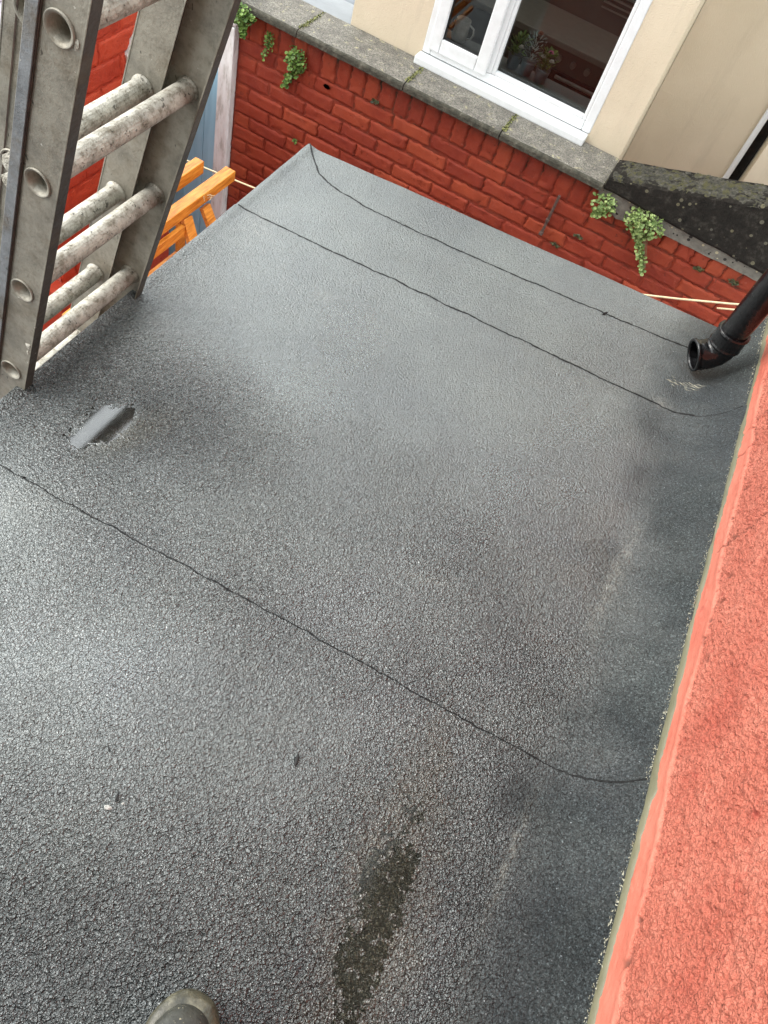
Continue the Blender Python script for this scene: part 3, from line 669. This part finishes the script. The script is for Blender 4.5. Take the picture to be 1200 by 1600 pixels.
# ------------------------------------------------------------------ neighbour's house
nh = thing('neighbour_house', 'cream rendered house bay behind the grey coping, with a white framed window', 'house', (-.9, 4.2, -2.3))
HY = 3.85; WX = (-1.226, -.302); WZ = (-.262, .92)
mb = MB()
mb.box(-1.622, WX[0], HY, HY + .12, -2.3, 3.2).box(WX[1], -.122, HY, HY + .12, -2.3, 3.2).box(WX[0], WX[1], HY, HY + .12, -2.3, WZ[0] - .002).box(WX[0], WX[1], HY, HY + .12, WZ[1], 3.2)
mb.box(-1.622, -1.50, HY + .12, 5.2, -2.3, 3.2).box(-.24, -.122, HY + .12, 5.2, -2.3, 3.2)
mb.build('bay_wall', CREAM, nh)
MB().box(-.12, .409, 4.45, 4.6, -2.3, 2.2).build('recessed_wall', CREAM, nh)
MB().box(.401, .430, 4.415, 4.442, -2.3, 2.2).build('white_trim', UPVC, nh, bevel=.004)
MB().box(-1.7, -.05, 3.78, 4.0, 3.2, 3.3).build('eaves', UPVC, nh)
win = MB()
fy0, fy1 = HY - .004, HY + .065
win.box(WX[0], WX[0] + .045, fy0, fy1, WZ[0], WZ[1]).box(WX[1] - .045, WX[1], fy0, fy1, WZ[0], WZ[1]).box(WX[0] + .045, WX[1] - .045, fy0, fy1, WZ[0], WZ[0] + .045).box(WX[0] + .045, WX[1] - .045, fy0, fy1, WZ[1] - .045, WZ[1])
win.box(-.900, -.858, fy0 + .001, fy1 - .001, WZ[0] + .045, WZ[1] - .045)
wo = win.build('window', UPVC, nh, bevel=.006)
sx0, sx1, sz0, sz1 = WX[0] + .030, -.882, WZ[0] + .030, WZ[1] - .03
mb = MB(); yy0 = fy0 - .018; yy1 = fy0 + .002
mb.box(sx0, sx0 + .060, yy0, yy1, sz0, sz1).box(sx1 - .060, sx1, yy0, yy1, sz0, sz1).box(sx0 + .06, sx1 - .06, yy0, yy1, sz0, sz0 + .066).box(sx0 + .06, sx1 - .06, yy0, yy1, sz1 - .06, sz1)
mb.build('sash', UPVC, wo, bevel=.007)
MB().box(WX[0] - .008, WX[1] - .004, HY - .068, fy1, WZ[0] - .040, WZ[0] - .002).build('sill', UPVC, wo, bevel=.006)
for gx0, gx1, gz0, gy in ((sx0 + .060, sx1 - .060, sz0 + .066, HY + .004), (-.858, WX[1] - .045, WZ[0] + .045, HY + .03)):
    gz1 = WZ[1] - .06
    MB().box(gx0, gx1, gy, gy + .004, gz0, gz1).build('pane', GLASS, wo)
    MB().box(gx0, gx1, gy - .006, gy - .001, gz0, gz0 + .006).box(gx0, gx0 + .005, gy - .006, gy - .001, gz0 + .006, gz1).box(gx1 - .005, gx1, gy - .006, gy - .001, gz0 + .006, gz1).build('gasket', GASKET, wo)
# glazing bead round the fixed pane
mb = MB(); a0, a1, b0 = -.858, WX[1] - .045, WZ[0] + .045
mb.box(a0, a0 + .018, fy0 + .006, HY + .028, b0, .86).box(a1 - .018, a1, fy0 + .006, HY + .028, b0, .86).box(a0 + .018, a1 - .018, fy0 + .006, HY + .028, b0, b0 + .020)
mb.build('glazing_bead', UPVC, wo, bevel=.004)
# the room behind the window, left without a ceiling so sky light brightens it
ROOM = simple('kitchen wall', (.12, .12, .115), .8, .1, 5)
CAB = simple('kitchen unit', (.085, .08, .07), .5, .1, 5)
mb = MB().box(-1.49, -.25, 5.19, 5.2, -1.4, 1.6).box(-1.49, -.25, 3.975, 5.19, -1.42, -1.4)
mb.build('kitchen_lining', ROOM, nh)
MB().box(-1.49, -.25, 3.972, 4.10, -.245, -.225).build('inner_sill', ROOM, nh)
MT_b = simple('oven black', (.008, .008, .009), .2, .1); MT_s = simple('brushed steel', (.40, .39, .37), .35, .1, 20, 0, 60, .7)
ov = thing('oven', 'black built in oven with a steel handle seen through the window', 'oven', (-.5, 4.9, -1.4))
MB().box(-.82, -.252, 4.80, 5.18, -1.39, -.335).build('body', CAB, ov)
MB().box(-.80, -.26, 4.785, 4.80, -1.10, -.455).build('door', MT_b, ov, bevel=.004)
MB().bar((-.70, 4.76, -.475), (-.40, 4.76, -.475), .018, .018).build('handle', MT_s, ov, bevel=.004)
for kx in (-.72, -.63, -.54): MB().tube([(kx, 4.80, -.395), (kx, 4.775, -.395)], .017, 14).build('knob', MT_s, ov)
wt = thing('kitchen_worktop', 'pale worktop and shelf crossing the kitchen behind the window', 'worktop', (-.9, 4.9, -.6))
MB().box(-1.48, -.255, 4.76, 5.18, -.333, -.30).build('top', simple('worktop', (.20, .19, .17), .4, .1), wt, bevel=.004)
MB().box(-1.48, -.825, 4.80, 5.18, -1.39, -.335).build('cupboard', CAB, wt)
mb = MB()
for k in range(9): mb.box(-.66, -.32, 5.165, 5.18, -.20 + k * .028, -.19 + k * .028)
mb.build('drying_rack', MT_s, wt)
POT = simple('zinc pot', (.16, .20, .22), .4, .15, 20, 0, 60, .3)
PINK = simple('pink petals', (.55, .12, .28), .6); WHITEF = simple('white petals', (.75, .74, .68), .6)
def leaf(mb, c, d, up, L, w, cup=.2):
    c = Vector(c); d = Vector(d).normalized(); s = d.cross(Vector(up)).normalized(); n = s.cross(d)
    pts = [c]
    for t, ww in ((.25, .75), (.6, 1.0), (.88, .7)):
        pts += [c + d * (L * t) - s * (w * ww / 2) + n * (cup * w * .4), c + d * (L * t) + s * (w * ww / 2) + n * (cup * w * .4), c + d * (L * t)]
    pts.append(c + d * L)
    mb.add(pts, [(0, 1, 3), (0, 3, 2), (1, 4, 6, 3), (3, 6, 5, 2), (4, 7, 9, 6), (6, 9, 8, 5), (7, 10, 9), (9, 10, 8)])
def pot_plant(x, y, lab, flowers, seed, sil=False):
    rg = random.Random(seed); b = -.225
    t = thing('potted_plant', lab, 'potted plant', (x, y, b), 'flower pots on the kitchen window ledge')
    MB().rings([ring((x, y, b + .001), (0, 0, 1), .027, 20), ring((x, y, b + .062), (0, 0, 1), .036, 20), ring((x, y, b + .066), (0, 0, 1), .038, 20), ring((x, y, b + .066), (0, 0, 1), .033, 20), ring((x, y, b + .05), (0, 0, 1), .031, 20)], cap=True).build('pot', POT, t, smooth=True)
    mb = MB()
    for k in range(130):
        a = rg.uniform(0, 6.28); e = rg.uniform(.1, 1.3); h = rg.uniform(.0, .085 if not sil else .12)
        p = (x + .038 * rg.random() * math.cos(a), y + .038 * rg.random() * math.sin(a), b + .06 + h)
        leaf(mb, p, (math.cos(a), math.sin(a), e), (0, 0, 1), rg.uniform(.015, .032), .012 if not sil else .006)
    mb.build('foliage', LEAF if not sil else simple('silver foliage', (.22, .29, .27), .6), t)
    for fx, fy_, fz, m_ in flowers:
        mb = MB()
        for k in range(16):
            a = k * 2.4; leaf(mb, (x + fx, y + fy_, b + fz), (math.cos(a), math.sin(a), .3 + (k % 3) * .5), (0, 0, 1), .017, .010)
        mb.build('flower', m_, t)
pot_plant(-.812, 4.03, 'leafy green plant in a zinc pot, nearest the window mullion', [(.02, -.03, .11, WHITEF)], 1)
pot_plant(-.735, 4.02, 'silver leaved plant in a zinc pot, middle of the three on the ledge', [(.01, -.02, .20, simple('dry seed head', (.30, .14, .10), .7))], 2, True)
pot_plant(-.655, 4.02, 'flowering plant with pink and white blooms in a zinc pot', [(.01, -.02, .145, PINK), (.03, -.03, .115, WHITEF), (-.015, -.03, .12, WHITEF)], 3)
mug = thing('mug', 'pale mug standing on the ledge behind the small left window pane', 'mug', (-1.115, 4.035, -.225))
MB().rings([ring((-1.115, 4.035, z), (0, 0, 1), r, 20) for z, r in ((-.224, .030), (-.22, .036), (-.125, .038), (-.125, .034), (-.21, .032))], cap=True).build('cup', simple('mug glaze', (.42, .40, .37), .3), mug, smooth=True)
MB().tube([(-1.078, 4.035, -.14), (-1.054, 4.035, -.148), (-1.048, 4.035, -.175), (-1.059, 4.035, -.198), (-1.080, 4.035, -.202)], .005, 8).build('handle', simple('mug glaze2', (.42, .40, .37), .3), mug, smooth=True)
# corner of the next building on the right
cb = thing('corner_building', 'cream rendered corner building right of the thin white trim', 'building', (1, 4.6, -2.3))
MB().box(.487, 2.5, 4.30, 5.5, -2.3, 2.2).build('wall', CREAM, cb)
MB().box(.431, .485, 4.49, 4.53, -2.3, 2.2).build('dark_gap', simple('gap shade', (.012, .010, .008), .9, .6, 30, .01, 60), cb)  # dark strip painted in for the shade of the gap

# grey bin top-left behind the coping
bn = thing('grey_bin', 'dark grey plastic bin with rounded lid behind the coping stones', 'bin', (-1.95, 4.15, -2.3))
rs = []
for z, s in ((-2.28, .20), (-.62, .26), (-.60, .285), (-.55, .29), (-.52, .28), (-.50, .24), (-.49, .1)):
    rs.append([(-1.97 + s * 1.15 * (abs(math.cos(t)) ** .45) * (1 if math.cos(t) > 0 else -1), 4.22 + s * 1.15 * (abs(math.sin(t)) ** .45) * (1 if math.sin(t) > 0 else -1), z) for t in [2 * math.pi * k / 40 + .02 for k in range(40)]])
MB().rings(rs[:3], cap=True).build('body', simple('bin body', (.06, .065, .07), .5), bn, smooth=True)
MB().rings(rs[3:], cap=True).build('lid', BINM, bn, smooth=True)

# slate roof far left
sr = thing('slate_roof', 'lilac grey slate lean-to roof at the top left corner behind the ladder', 'roof', (-2.9, 2.4, -2.3))
mb = MB()
for r_ in range(9):
    for c_ in range(7):
        y0_ = 1.6 + c_ * .26 + (r_ % 2) * .13; x1_ = -2.42 - r_ * .17; z1_ = -.55 + r_ * .035 + (c_ % 3) * .002
        vs = []
        for k in range(9):
            t = math.pi * k / 8; vs.append((x1_ + .03 * math.sin(t), y0_ + .127 * (1 - math.cos(t)), z1_ + .006))
        vs += [(x1_ - .2, y0_ + .254, z1_ + .045), (x1_ - .2, y0_, z1_ + .045)]
        lo = [(a, b, c - .006) for a, b, c in vs]; nn = len(vs)
        mb.add(vs + lo, [tuple(range(nn)), tuple(range(2 * nn - 1, nn - 1, -1))] + [(i, i + nn, (i + 1) % nn + nn, (i + 1) % nn) for i in range(nn)])
mb.build('slates', SLATE, sr)
MB().box(-3.8, -2.44, 1.5, 3.5, -2.3, -.62).build('outhouse_wall', REDBRICK2, sr)

# ------------------------------------------------------------------ extension ladder
lad = thing('extension_ladder', 'paint-splashed double aluminium extension ladder leaning on the left roof edge', 'ladder', (-1.7, 1.1, -2.3))
x0, ly0, ly1, th, pit, s0, dy = -1.06, .8889, 1.3286, 1.2954, .2917, .0592, .0087
LV = Vector((math.cos(th), dy, math.sin(th))); NV = Vector((math.sin(th), 0, -math.cos(th)))
def LP(s, n, y): return Vector((x0, 0, 0)) + LV * s + NV * n + Vector((0, y, 0))
SMIN, SMAX = -2.34, 1.75
def stile(y, ydir, n0, n1, sr0, rr, flange):
    """C channel: web at y with round holes for the rungs, flanges turned inwards (ydir)"""
    mb = MB(); ks = [k for k in range(-9, 8) if SMIN + .15 < sr0 + pit * k < SMAX - .15]
    nc = 0.0 if n1 > 0 else -.074
    def panel(sa, sb, off):
        mb.add([LP(sa, n0, y + off), LP(sb, n0, y + off), LP(sb, n1, y + off), LP(sa, n1, y + off)], [(0, 1, 2, 3)])
    for off in (0, ydir * .003):
        prev = SMIN
        for k in ks:
            sc = sr0 + pit * k; sa, sb = sc - .045, sc + .045
            panel(prev, sa, off); prev = sb
            angs = sorted([2 * math.pi * j / 24 for j in range(24)] + [math.atan2(v, u) % (2 * math.pi) for u in (sa - sc, sb - sc) for v in (n0 - nc, n1 - nc)])
            inn = []; ou = []
            for a in angs:
                cu, cv = math.cos(a), math.sin(a); inn.append(LP(sc + rr * cu, nc + rr * cv, y + off))
                t = min(((sb - sc) / cu if cu > 1e-9 else (sa - sc) / cu if cu < -1e-9 else 9), ((n1 - nc) / cv if cv > 1e-9 else (n0 - nc) / cv if cv < -1e-9 else 9))
                ou.append(LP(sc + t * cu, nc + t * cv, y + off))
            N = len(angs); mb.add(inn + ou, [(i, N + i, N + (i + 1) % N, (i + 1) % N) for i in range(N)])
        panel(prev, SMAX, off)
    for na, nb in ((n0 - .004, n0), (n1, n1 + .004)):
        c = [LP(s, n, y + o) for s in (SMIN, SMAX) for n in (na, nb) for o in (-ydir * .001, ydir * flange)]
        mb.add(c, [(0, 1, 3, 2), (4, 6, 7, 5), (0, 4, 5, 1), (2, 3, 7, 6), (0, 2, 6, 4), (1, 5, 7, 3)])
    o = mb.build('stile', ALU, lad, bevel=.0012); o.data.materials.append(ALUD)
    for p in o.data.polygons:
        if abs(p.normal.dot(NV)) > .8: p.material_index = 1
    return o, ks
RR = .0225
GROOVE_HOLLOW = simple('rusty groove and hollow shade', (.055, .032, .022), .9, .5, 40)
rs_all = []
for (ya, yb, n0, n1, sr0, nc) in ((ly0, ly1, -.054, .037, s0, 0.0), (ly0 + .034, ly1 - .034, -.113, -.060, .017, -.086)):
    if nc == 0: st1, ks = stile(ya, 1, n0, n1, sr0, RR, .026); stile(yb, -1, n0 + .004, n1 + .004, sr0, RR, .026)
    else:
        nc = -.074; n0, n1 = -.116, -.038
        st1, ks = stile(ya, 1, n0, n1, sr0, RR, .004); stile(yb, -1, n0, n1, sr0, RR, .004)
    for k in ks:
        sc = sr0 + pit * k; mb = MB(); rgs = []
        def circ(y, r, sq=0.0):
            L = []
            for j in range(64):
                a = 2 * math.pi * j / 64; q = r * (1 + sq * (math.cos(4 * a) * .4) + (.016 * math.cos(21 * a) if sq else 0))
                L.append(LP(sc + q * math.cos(a), nc + q * math.sin(a), y))
            return L
        e = .004
        ri = RR - .002
        rgs = [circ(ya + .04, ri - .003), circ(ya - e * .3, ri - .001), circ(ya - e * .7, RR + .0003), circ(ya - e, RR + .0018), circ(ya - e * .8, RR + .0034), circ(ya - .0005, RR + .0036)]
        mo = MB().rings(rgs); mo.add([circ(ya + .04, ri - .003)[j] for j in range(64)], [tuple(range(64))]); o1 = mo.build('rung_end', ALUE, None, smooth=True); o1.data.materials.append(GROOVE_HOLLOW)
        for p_ in o1.data.polygons:
            if len(p_.vertices) > 8: p_.material_index = 1  # dark disc painted in for the shade inside the hollow rung
        rgs = [circ(ya + .0035, RR + .003), circ(ya + .006, RR + .003), circ(ya + .0075, RR + .0005), circ(ya + .011, RR - .0005), circ(ya + .02, RR - .001, .06), circ((ya + yb) / 2, RR - .001, .06), circ(yb - .02, RR - .001, .06), circ(yb - .011, RR - .0005), circ(yb - .0085, RR + .001), circ(yb - .0068, RR + .0034), circ(yb - .0035, RR + .0034)]
        ro = MB().rings(rgs).build('rung', ALUR, lad, smooth=True)
        o1.name = 'rung_end'; o1.parent = ro; o1.location = (0, 0, 0); rs_all.append(ro)
# guide strip and grooves on the near stile, splashes
def lbar(name, sa, sb, na, nb, ya, yb, mat, bev=.001):
    c = [LP(s, n, y) for s in (sa, sb) for n in (na, nb) for y in (ya, yb)]
    return MB().add(c, [(0, 1, 3, 2), (4, 6, 7, 5), (0, 4, 5, 1), (2, 3, 7, 6), (0, 2, 6, 4), (1, 5, 7, 3)]).build(name, mat, lad, bevel=bev)
lbar('guide_strip', SMIN, SMAX, -.0535, -.0325, ly0 - .0065, ly0 - .002, ALU2)
lbar('groove', SMIN, SMAX, -.0325, -.0295, ly0 - .0035, ly0 - .002, GROOVE_HOLLOW, 0)
lbar('groove', SMIN, SMAX, -.0945, -.0915, ly0 + .0325, ly0 + .034 - .0022, GROOVE_HOLLOW, 0)
rg = random.Random(4)
def splash(s, n, y, r, face):
    N = 9; c = []; h = .0018
    for lvl in (0, 1):
        for j in range(N):
            a = 2 * math.pi * j / N; q = r * rg.uniform(.6, 1.15) * (1 if lvl == 0 else .6); c.append(LP(s + q * 1.4 * math.cos(a), n + q * math.sin(a), y + face * h * lvl))
    return MB().rings([c[:N], c[N:]], cap=True).build('mortar_splash', SPLASH, lad)
splash(.99, -.088, ly0 + .0338, .014, -1); splash(.93, -.083, ly0 + .0338, .010, -1); splash(.60, -.078, ly0 + .030, .020, -1); splash(.555, -.080, ly0 + .030, .014, -1); splash(.19, .032, ly0, .008, -1); splash(.165, .033, ly0, .006, -1)
splash(.93, .030, ly0, .007, -1)

# ------------------------------------------------------------------ orange timber trestle
tt = thing('timber_trestle', 'orange stained timber folding trestle standing between the ladder and the brick wall', 'trestle', (-1.75, 2.4, -2.3))
xa = -1.62
def on_x(px, py, X):
    d = RM @ np.array([px - 600., py - 800., f]); t = X / d[0]; return Vector((X, d[1] * t, H + d[2] * t))
A1 = on_x(360, 271, xa); A0 = on_x(262, 343, xa)
dA = (A0 - A1).normalized(); A0e = A1 + dA * 1.0
MB().bar(A0e, A1, .052, .050).build('top_rail', TIMBER, tt, bevel=.003)
B1 = on_x(312, 258, -1.735); B0e = B1 + (A0 - A1).normalized() * .95
MB().bar(B0e, B1, .045, .060).build('top_rail', TIMBER, tt, bevel=.003)
def legbar(pa, pb, X0, X1, w, t, name='leg', ext_=1.3):
    a = on_x(*pa, X0); b = on_x(*pb, X1); d = (b - a).normalized()
    MB().bar(a, a + d * ext_, w, t, (0, 1, 0)).build(name, TIMBER, tt, bevel=.002)
legbar((320, 322), (331, 352), xa + .02, xa + .06, .022, .056)
legbar((291, 340), (300, 374), xa + .02, xa + .06, .022, .058)
legbar((283, 330), (282, 372), -1.70, -1.74, .022, .05)
la = on_x(286, 359, xa + .03); lb = la + dA * .75
MB().bar(lb, la, .02, .048).build('cross_rail', TIMBER, tt, bevel=.002)
la = on_x(276, 398, xa - .02); lb = la + dA * .75
MB().bar(lb, la, .02, .030).build('cross_rail', TIMBER, tt, bevel=.002)
mb = MB()
for k in range(7):
    c = on_x(324 + rnd.uniform(-7, 7), 308 + rnd.uniform(-4, 4), xa + .035); d = Vector((rnd.uniform(0, 1), rnd.uniform(-1, 1), rnd.uniform(-1, .6))).normalized() * .016
    mb.tube([c - d * .3, c + d], .0015, 4)
tag(mb.build('frayed_knot', ROPE, tt), kind='stuff')

# ------------------------------------------------------------------ clothes line
def on_y(px, py, Yv):
    d = RM @ np.array([px - 600., py - 800., f]); t = Yv / d[1]; return Vector((d[0] * t, Yv, H + d[2] * t))
cp = [(150, 180), (290, 250), (395, 293), (600, 362), (820, 424), (1000, 460), (1060, 467), (1145, 475), (1300, 484)]
pts = [on_y(a, b, 3.0) for a, b in cp]; fine = []
for i in range(len(pts) - 1):
    for k in range(8):
        t = k / 8; fine.append(pts[i].lerp(pts[i + 1], t))
cl = MB().tube(fine, .0042, 6).build('clothes_line', ROPE, smooth=True); tag(cl, 'thin cream clothes line sagging between the roof and the brick wall', 'clothes line')
cl2 = MB().tube([on_y(1120, 481.5, 3.2), on_y(1160, 485, 3.2), on_y(1260, 492, 3.2)], .004, 6).build('loose_line_end', ROPE, smooth=True); tag(cl2, 'short cream line end just below the clothes line beside the downpipe', 'line end')

# ------------------------------------------------------------------ rusty bracket
br = MB().bar((-.287, 3.598, -.682), (-.284, 3.590, -.46), .013, .014, (0, 1, 0)).bar((-.287, 3.604, -.682), (-.287, 3.575, -.674), .02, .016).bar((-.286, 3.604, -.60), (-.286, 3.58, -.60), .018, .014).build('iron_bracket', RUST, bevel=.002)
tag(br, 'rusty upright iron bracket fixed to the red brick wall', 'bracket')
hl = MB().rings([[(-1.585 + a * s, 3.6045, -.511 + b * s) for a, b in ((-.02, .0), (-.008, .011), (.012, .009), (.021, -.002), (.01, -.012), (-.01, -.009))] for s in (1, .9)], cap=True).build('brick_hole', simple('hole', (.004, .004, .005), .9), bw)

# ------------------------------------------------------------------ wall plants
def clump(name, label, cat, x, z, w, h, n, mat, seed, tail=None, size=(.006, .012), group=None, out_=.035, y=WY):
    rg = random.Random(seed); mb = MB()
    t = thing(name, label, cat, (x, y - .01, z), group)
    for k in range(n):
        while True:
            u, v = rg.uniform(-1, 1), rg.uniform(-1, 1)
            if u * u + v * v < 1: break
        if tail and rg.random() < .28:
            tv = rg.random(); px = x + tail[0] * tv + rg.gauss(0, .010 * (1.4 - tv)); pz = z - h * .4 + tail[1] * tv; py = y - .012 - rg.random() * .02
        else:
            px = x + u * w / 2 * (1 + .25 * math.sin(k)); pz = z + v * h / 2; py = y - .006 - out_ * math.sqrt(max(0, 1 - u * u - v * v)) * rg.uniform(.5, 1)
        L = rg.uniform(*size) * rg.choice((.7, 1, 1.3, 1.6)); a = rg.uniform(0, 6.28)
        leaf(mb, (px, py, pz), (math.cos(a) * .8, -.35 - rg.random() * .5, math.sin(a) * .6 - .1), (0, -.6, 1), L, L * rg.uniform(.8, 1.15), .35)
    mb.build('leaves', mat, t)
    mb = MB()
    for k in range(max(3, n // 40)):
        ex = x + rg.uniform(-.4, .4) * w; ez = z + rg.uniform(-.6, .1) * h
        if tail and k % 2 == 0: ex = x + tail[0]; ez = z - h * .4 + tail[1] * rg.uniform(.8, 1.08)
        mb.tube([(x, y + .005, z + h * .3), ((x + ex) / 2 + rg.uniform(-.01, .01), y - .016, (z + ez) / 2), (ex, y - .012, ez)], .0014, 5)
    mb.build('stem', STEM, t)
    return t
clump('wall_plant', 'large leafy green plant on top of the wall at the left end of the coping', 'wall plant', -2.06, -.345, .13, .10, 420, LEAF, 1, (.02, -.06), y=3.57, out_=.05, size=(.008, .016))
clump('wall_plant', 'small green plant rooted in the second brick joint from the white post', 'wall plant', -1.925, -.425, .055, .075, 130, LEAF, 2, (-.02, -.075), out_=.03)
clump('wall_plant', 'bushy green plant hanging below the first coping joint, trailing one long stem', 'wall plant', -1.765, -.455, .10, .13, 420, LEAF, 3, (-.05, -.10), out_=.045, size=(.007, .014))
clump('wall_plant', 'tiny green sprout on the bricks just above the far left corner of the roof', 'wall plant', -1.712, -.863, .022, .022, 40, LEAF, 4, out_=.012, size=(.005, .009))
clump('wall_plant', 'compact pale green plant at the right end of the grey coping', 'wall plant', -.075, -.385, .11, .10, 330, LEAF2, 5, (-.02, -.04), out_=.04, size=(.007, .013), y=3.59)
clump('wall_plant', 'biggest pale green trailing plant under the blackened stone', 'wall plant', .135, -.385, .17, .13, 760, LEAF2, 6, (.115, -.17), out_=.055, size=(.007, .013), y=3.59)
for i, (px, py) in enumerate(((588, 157), (820, 300), (985, 365), (1093, 418), (1147, 438), (820, 190), (745, 222), (905, 368), (868, 380), (765, 147))):
    p = on_y(px, py, WY)
    if i in (0, 3, 4, 7, 8):
        clump('joint_weed', ['dark withered weed tuft in the joint under the second coping stone', '', '', 'dark withered weed tuft in the top courses near the downpipe', 'dark weed tuft nearest the downpipe in the brick wall', '', '', 'small dark weed tuft right of the rusty bracket near the roof edge', 'small dark weed tuft just below the rusty bracket'][i], 'weed', p.x, p.z, .045, .018, 60, WEED, 20 + i, out_=.012, size=(.004, .010), group='weeds in the brick joints')
# moss in the coping joints
for i, (x, dx, lab) in enumerate(((-1.769, .06, 'yellow green moss line in the leftmost coping joint'), (-1.181, .05, 'yellow green moss line in the coping joint by the window corner'), (-.661, .05, 'yellow green moss line in the coping joint below the wide pane'))):
    mb = MB(); rg = random.Random(60 + i)
    for k in range(260):
        t = rg.random(); a = rg.uniform(0, 6.28)
        leaf(mb, (x + rg.gauss(0, .006) + .004, 3.585 + .25 * t, -.303), (math.cos(a), math.sin(a), .8), (0, 0, 1), rg.uniform(.004, .010), .006)
    o = mb.build('joint_moss', MOSS); tag(o, lab, 'moss', 'moss in the coping joints')

# ------------------------------------------------------------------ boot
bt = thing('boot', 'dusty olive rubber boot toe standing on the wet felt at the bottom edge', 'boot', (.02, -.1, .07))
BZ = .076
def boot_sec(y, w, zt, zb, cx, sq=.75, n=28):
    L = []
    for k in range(n):
        a = 2 * math.pi * k / n; c, s = math.cos(a), math.sin(a)
        L.append((cx + w * math.copysign(abs(c) ** sq, c), y, (zt + zb) / 2 + (zt - zb) / 2 * math.copysign(abs(s) ** sq, s)))
    return L
M = MT('dusty rubber')
c = M.ramp(M.noise(30, 5, .65), [(.3, (.018, .018, .016)), (.55, (.045, .045, .036)), (.75, (.10, .10, .08))])
c = M.mix(M.ramp(M.noise(180, 2, .7), [(.66, 0), (.70, .8)]), c, (.40, .36, .24))
M.col(c).rough(.42); M.bump(M.noise(90, 4), .0015); RUB = M.m
M = MT('dusty rubber rand')
c = M.ramp(M.noise(34, 5, .65, stretch=(1, 1, 1)), [(.35, (.020, .019, .012)), (.55, (.065, .06, .038)), (.75, (.20, .185, .125))])
M.col(c).rough(.35); M.bump(M.noise(60, 4), .002); RUB2 = M.m
cx = .026
secs = [(.050, .010, .100, .086), (.046, .021, .112, .084), (.038, .031, .124, .083), (.024, .040, .133, .083), (.005, .047, .140, .083), (-.03, .047, .147, .083), (-.08, .044, .158, .083), (-.13, .040, .185, .083), (-.17, .042, .235, .083), (-.20, .044, .26, .083), (-.235, .042, .25, .083), (-.255, .034, .22, .083), (-.262, .015, .17, .09)]
MB().rings([boot_sec(y - .004, w - .004, zt, zb, cx) for y, w, zt, zb in secs], cap=True).build('upper', RUB, bt, smooth=True)
secs2 = [(.063, .007, .094, .080), (.060, .020, .103, .077), (.053, .032, .109, .0755), (.040, .043, .113, .075), (.022, .051, .113, .075), (.005, .055, .112, .075), (-.04, .054, .108, .075), (-.10, .046, .104, .075), (-.16, .044, .104, .075), (-.22, .046, .104, .075), (-.258, .040, .104, .075), (-.272, .02, .100, .078)]
MB().rings([boot_sec(y, w, zt, zb, cx, .6) for y, w, zt, zb in secs2], cap=True).build('sole', RUB2, bt, smooth=True)
MB().rings([[(cx + r * 1.0 * math.cos(2 * math.pi * k / 28), -.205 + r * 1.15 * math.sin(2 * math.pi * k / 28), z) for k in range(28)] for z, r in ((.19, .044), (.25, .046), (.32, .050), (.40, .056), (.44, .058), (.44, .054), (.36, .048))]).build('shaft', RUB, bt, smooth=True)

# ------------------------------------------------------------------ small bits on the felt
def chip(name, x, y, r, mat, lab, cat, flat=.5, n=14, seed=1, group=None):
    rg = random.Random(seed); z = float(roof_z(np.array([x]), np.array([y]))[0]); bm = bmesh.new(); bmesh.ops.create_icosphere(bm, subdivisions=2, radius=1)
    for v in bm.verts: v.co = Vector((v.co.x * r * (2.0 if mat == DARKCHIP else 1.4), v.co.y * r * (.6 if mat == DARKCHIP else .9), v.co.z * r * flat)) * rg.uniform(.75, 1.2)
    me = bpy.data.meshes.new(name); bm.to_mesh(me); bm.free(); me.materials.append(mat); o = link(bpy.data.objects.new(name, me)); o.location = (x, y, z + r * flat * .4); o.rotation_euler = (0, 0, rg.uniform(0, 3)); return tag(o, lab, cat, group)
PEB = simple('white pebble', (.42, .41, .38), .6, .5, 180); DARKCHIP = simple('dark chip', (.012, .012, .012), .7)
chip('pebble', -.270, .218, .0050, PEB, 'white pebble lying on the smooth felt, larger of the two', 'pebble', .6, seed=1)
chip('pebble', -.252, .235, .0022, PEB, 'tiny white pebble crumb just right of the larger white pebble', 'pebble', .6, seed=2)
chip('felt_chip', -.267, .240, .0042, DARKCHIP, 'small black felt crumb just behind the white pebble', 'felt chip', .5, seed=3)
chip('felt_chip', -.028, .446, .0060, DARKCHIP, 'long black felt sliver on the felt near the middle of the lower roof', 'felt chip', .6, seed=4)
chip('felt_chip', .117, 2.108, .0060, DARKCHIP, 'black bitumen blob sitting on the farthest seam', 'felt chip', .9, seed=5)
chip('felt_chip', -.33, .30, .0028, DARKCHIP, 'tiny black speck of felt far left of the white pebble', 'felt chip', .6, seed=6)
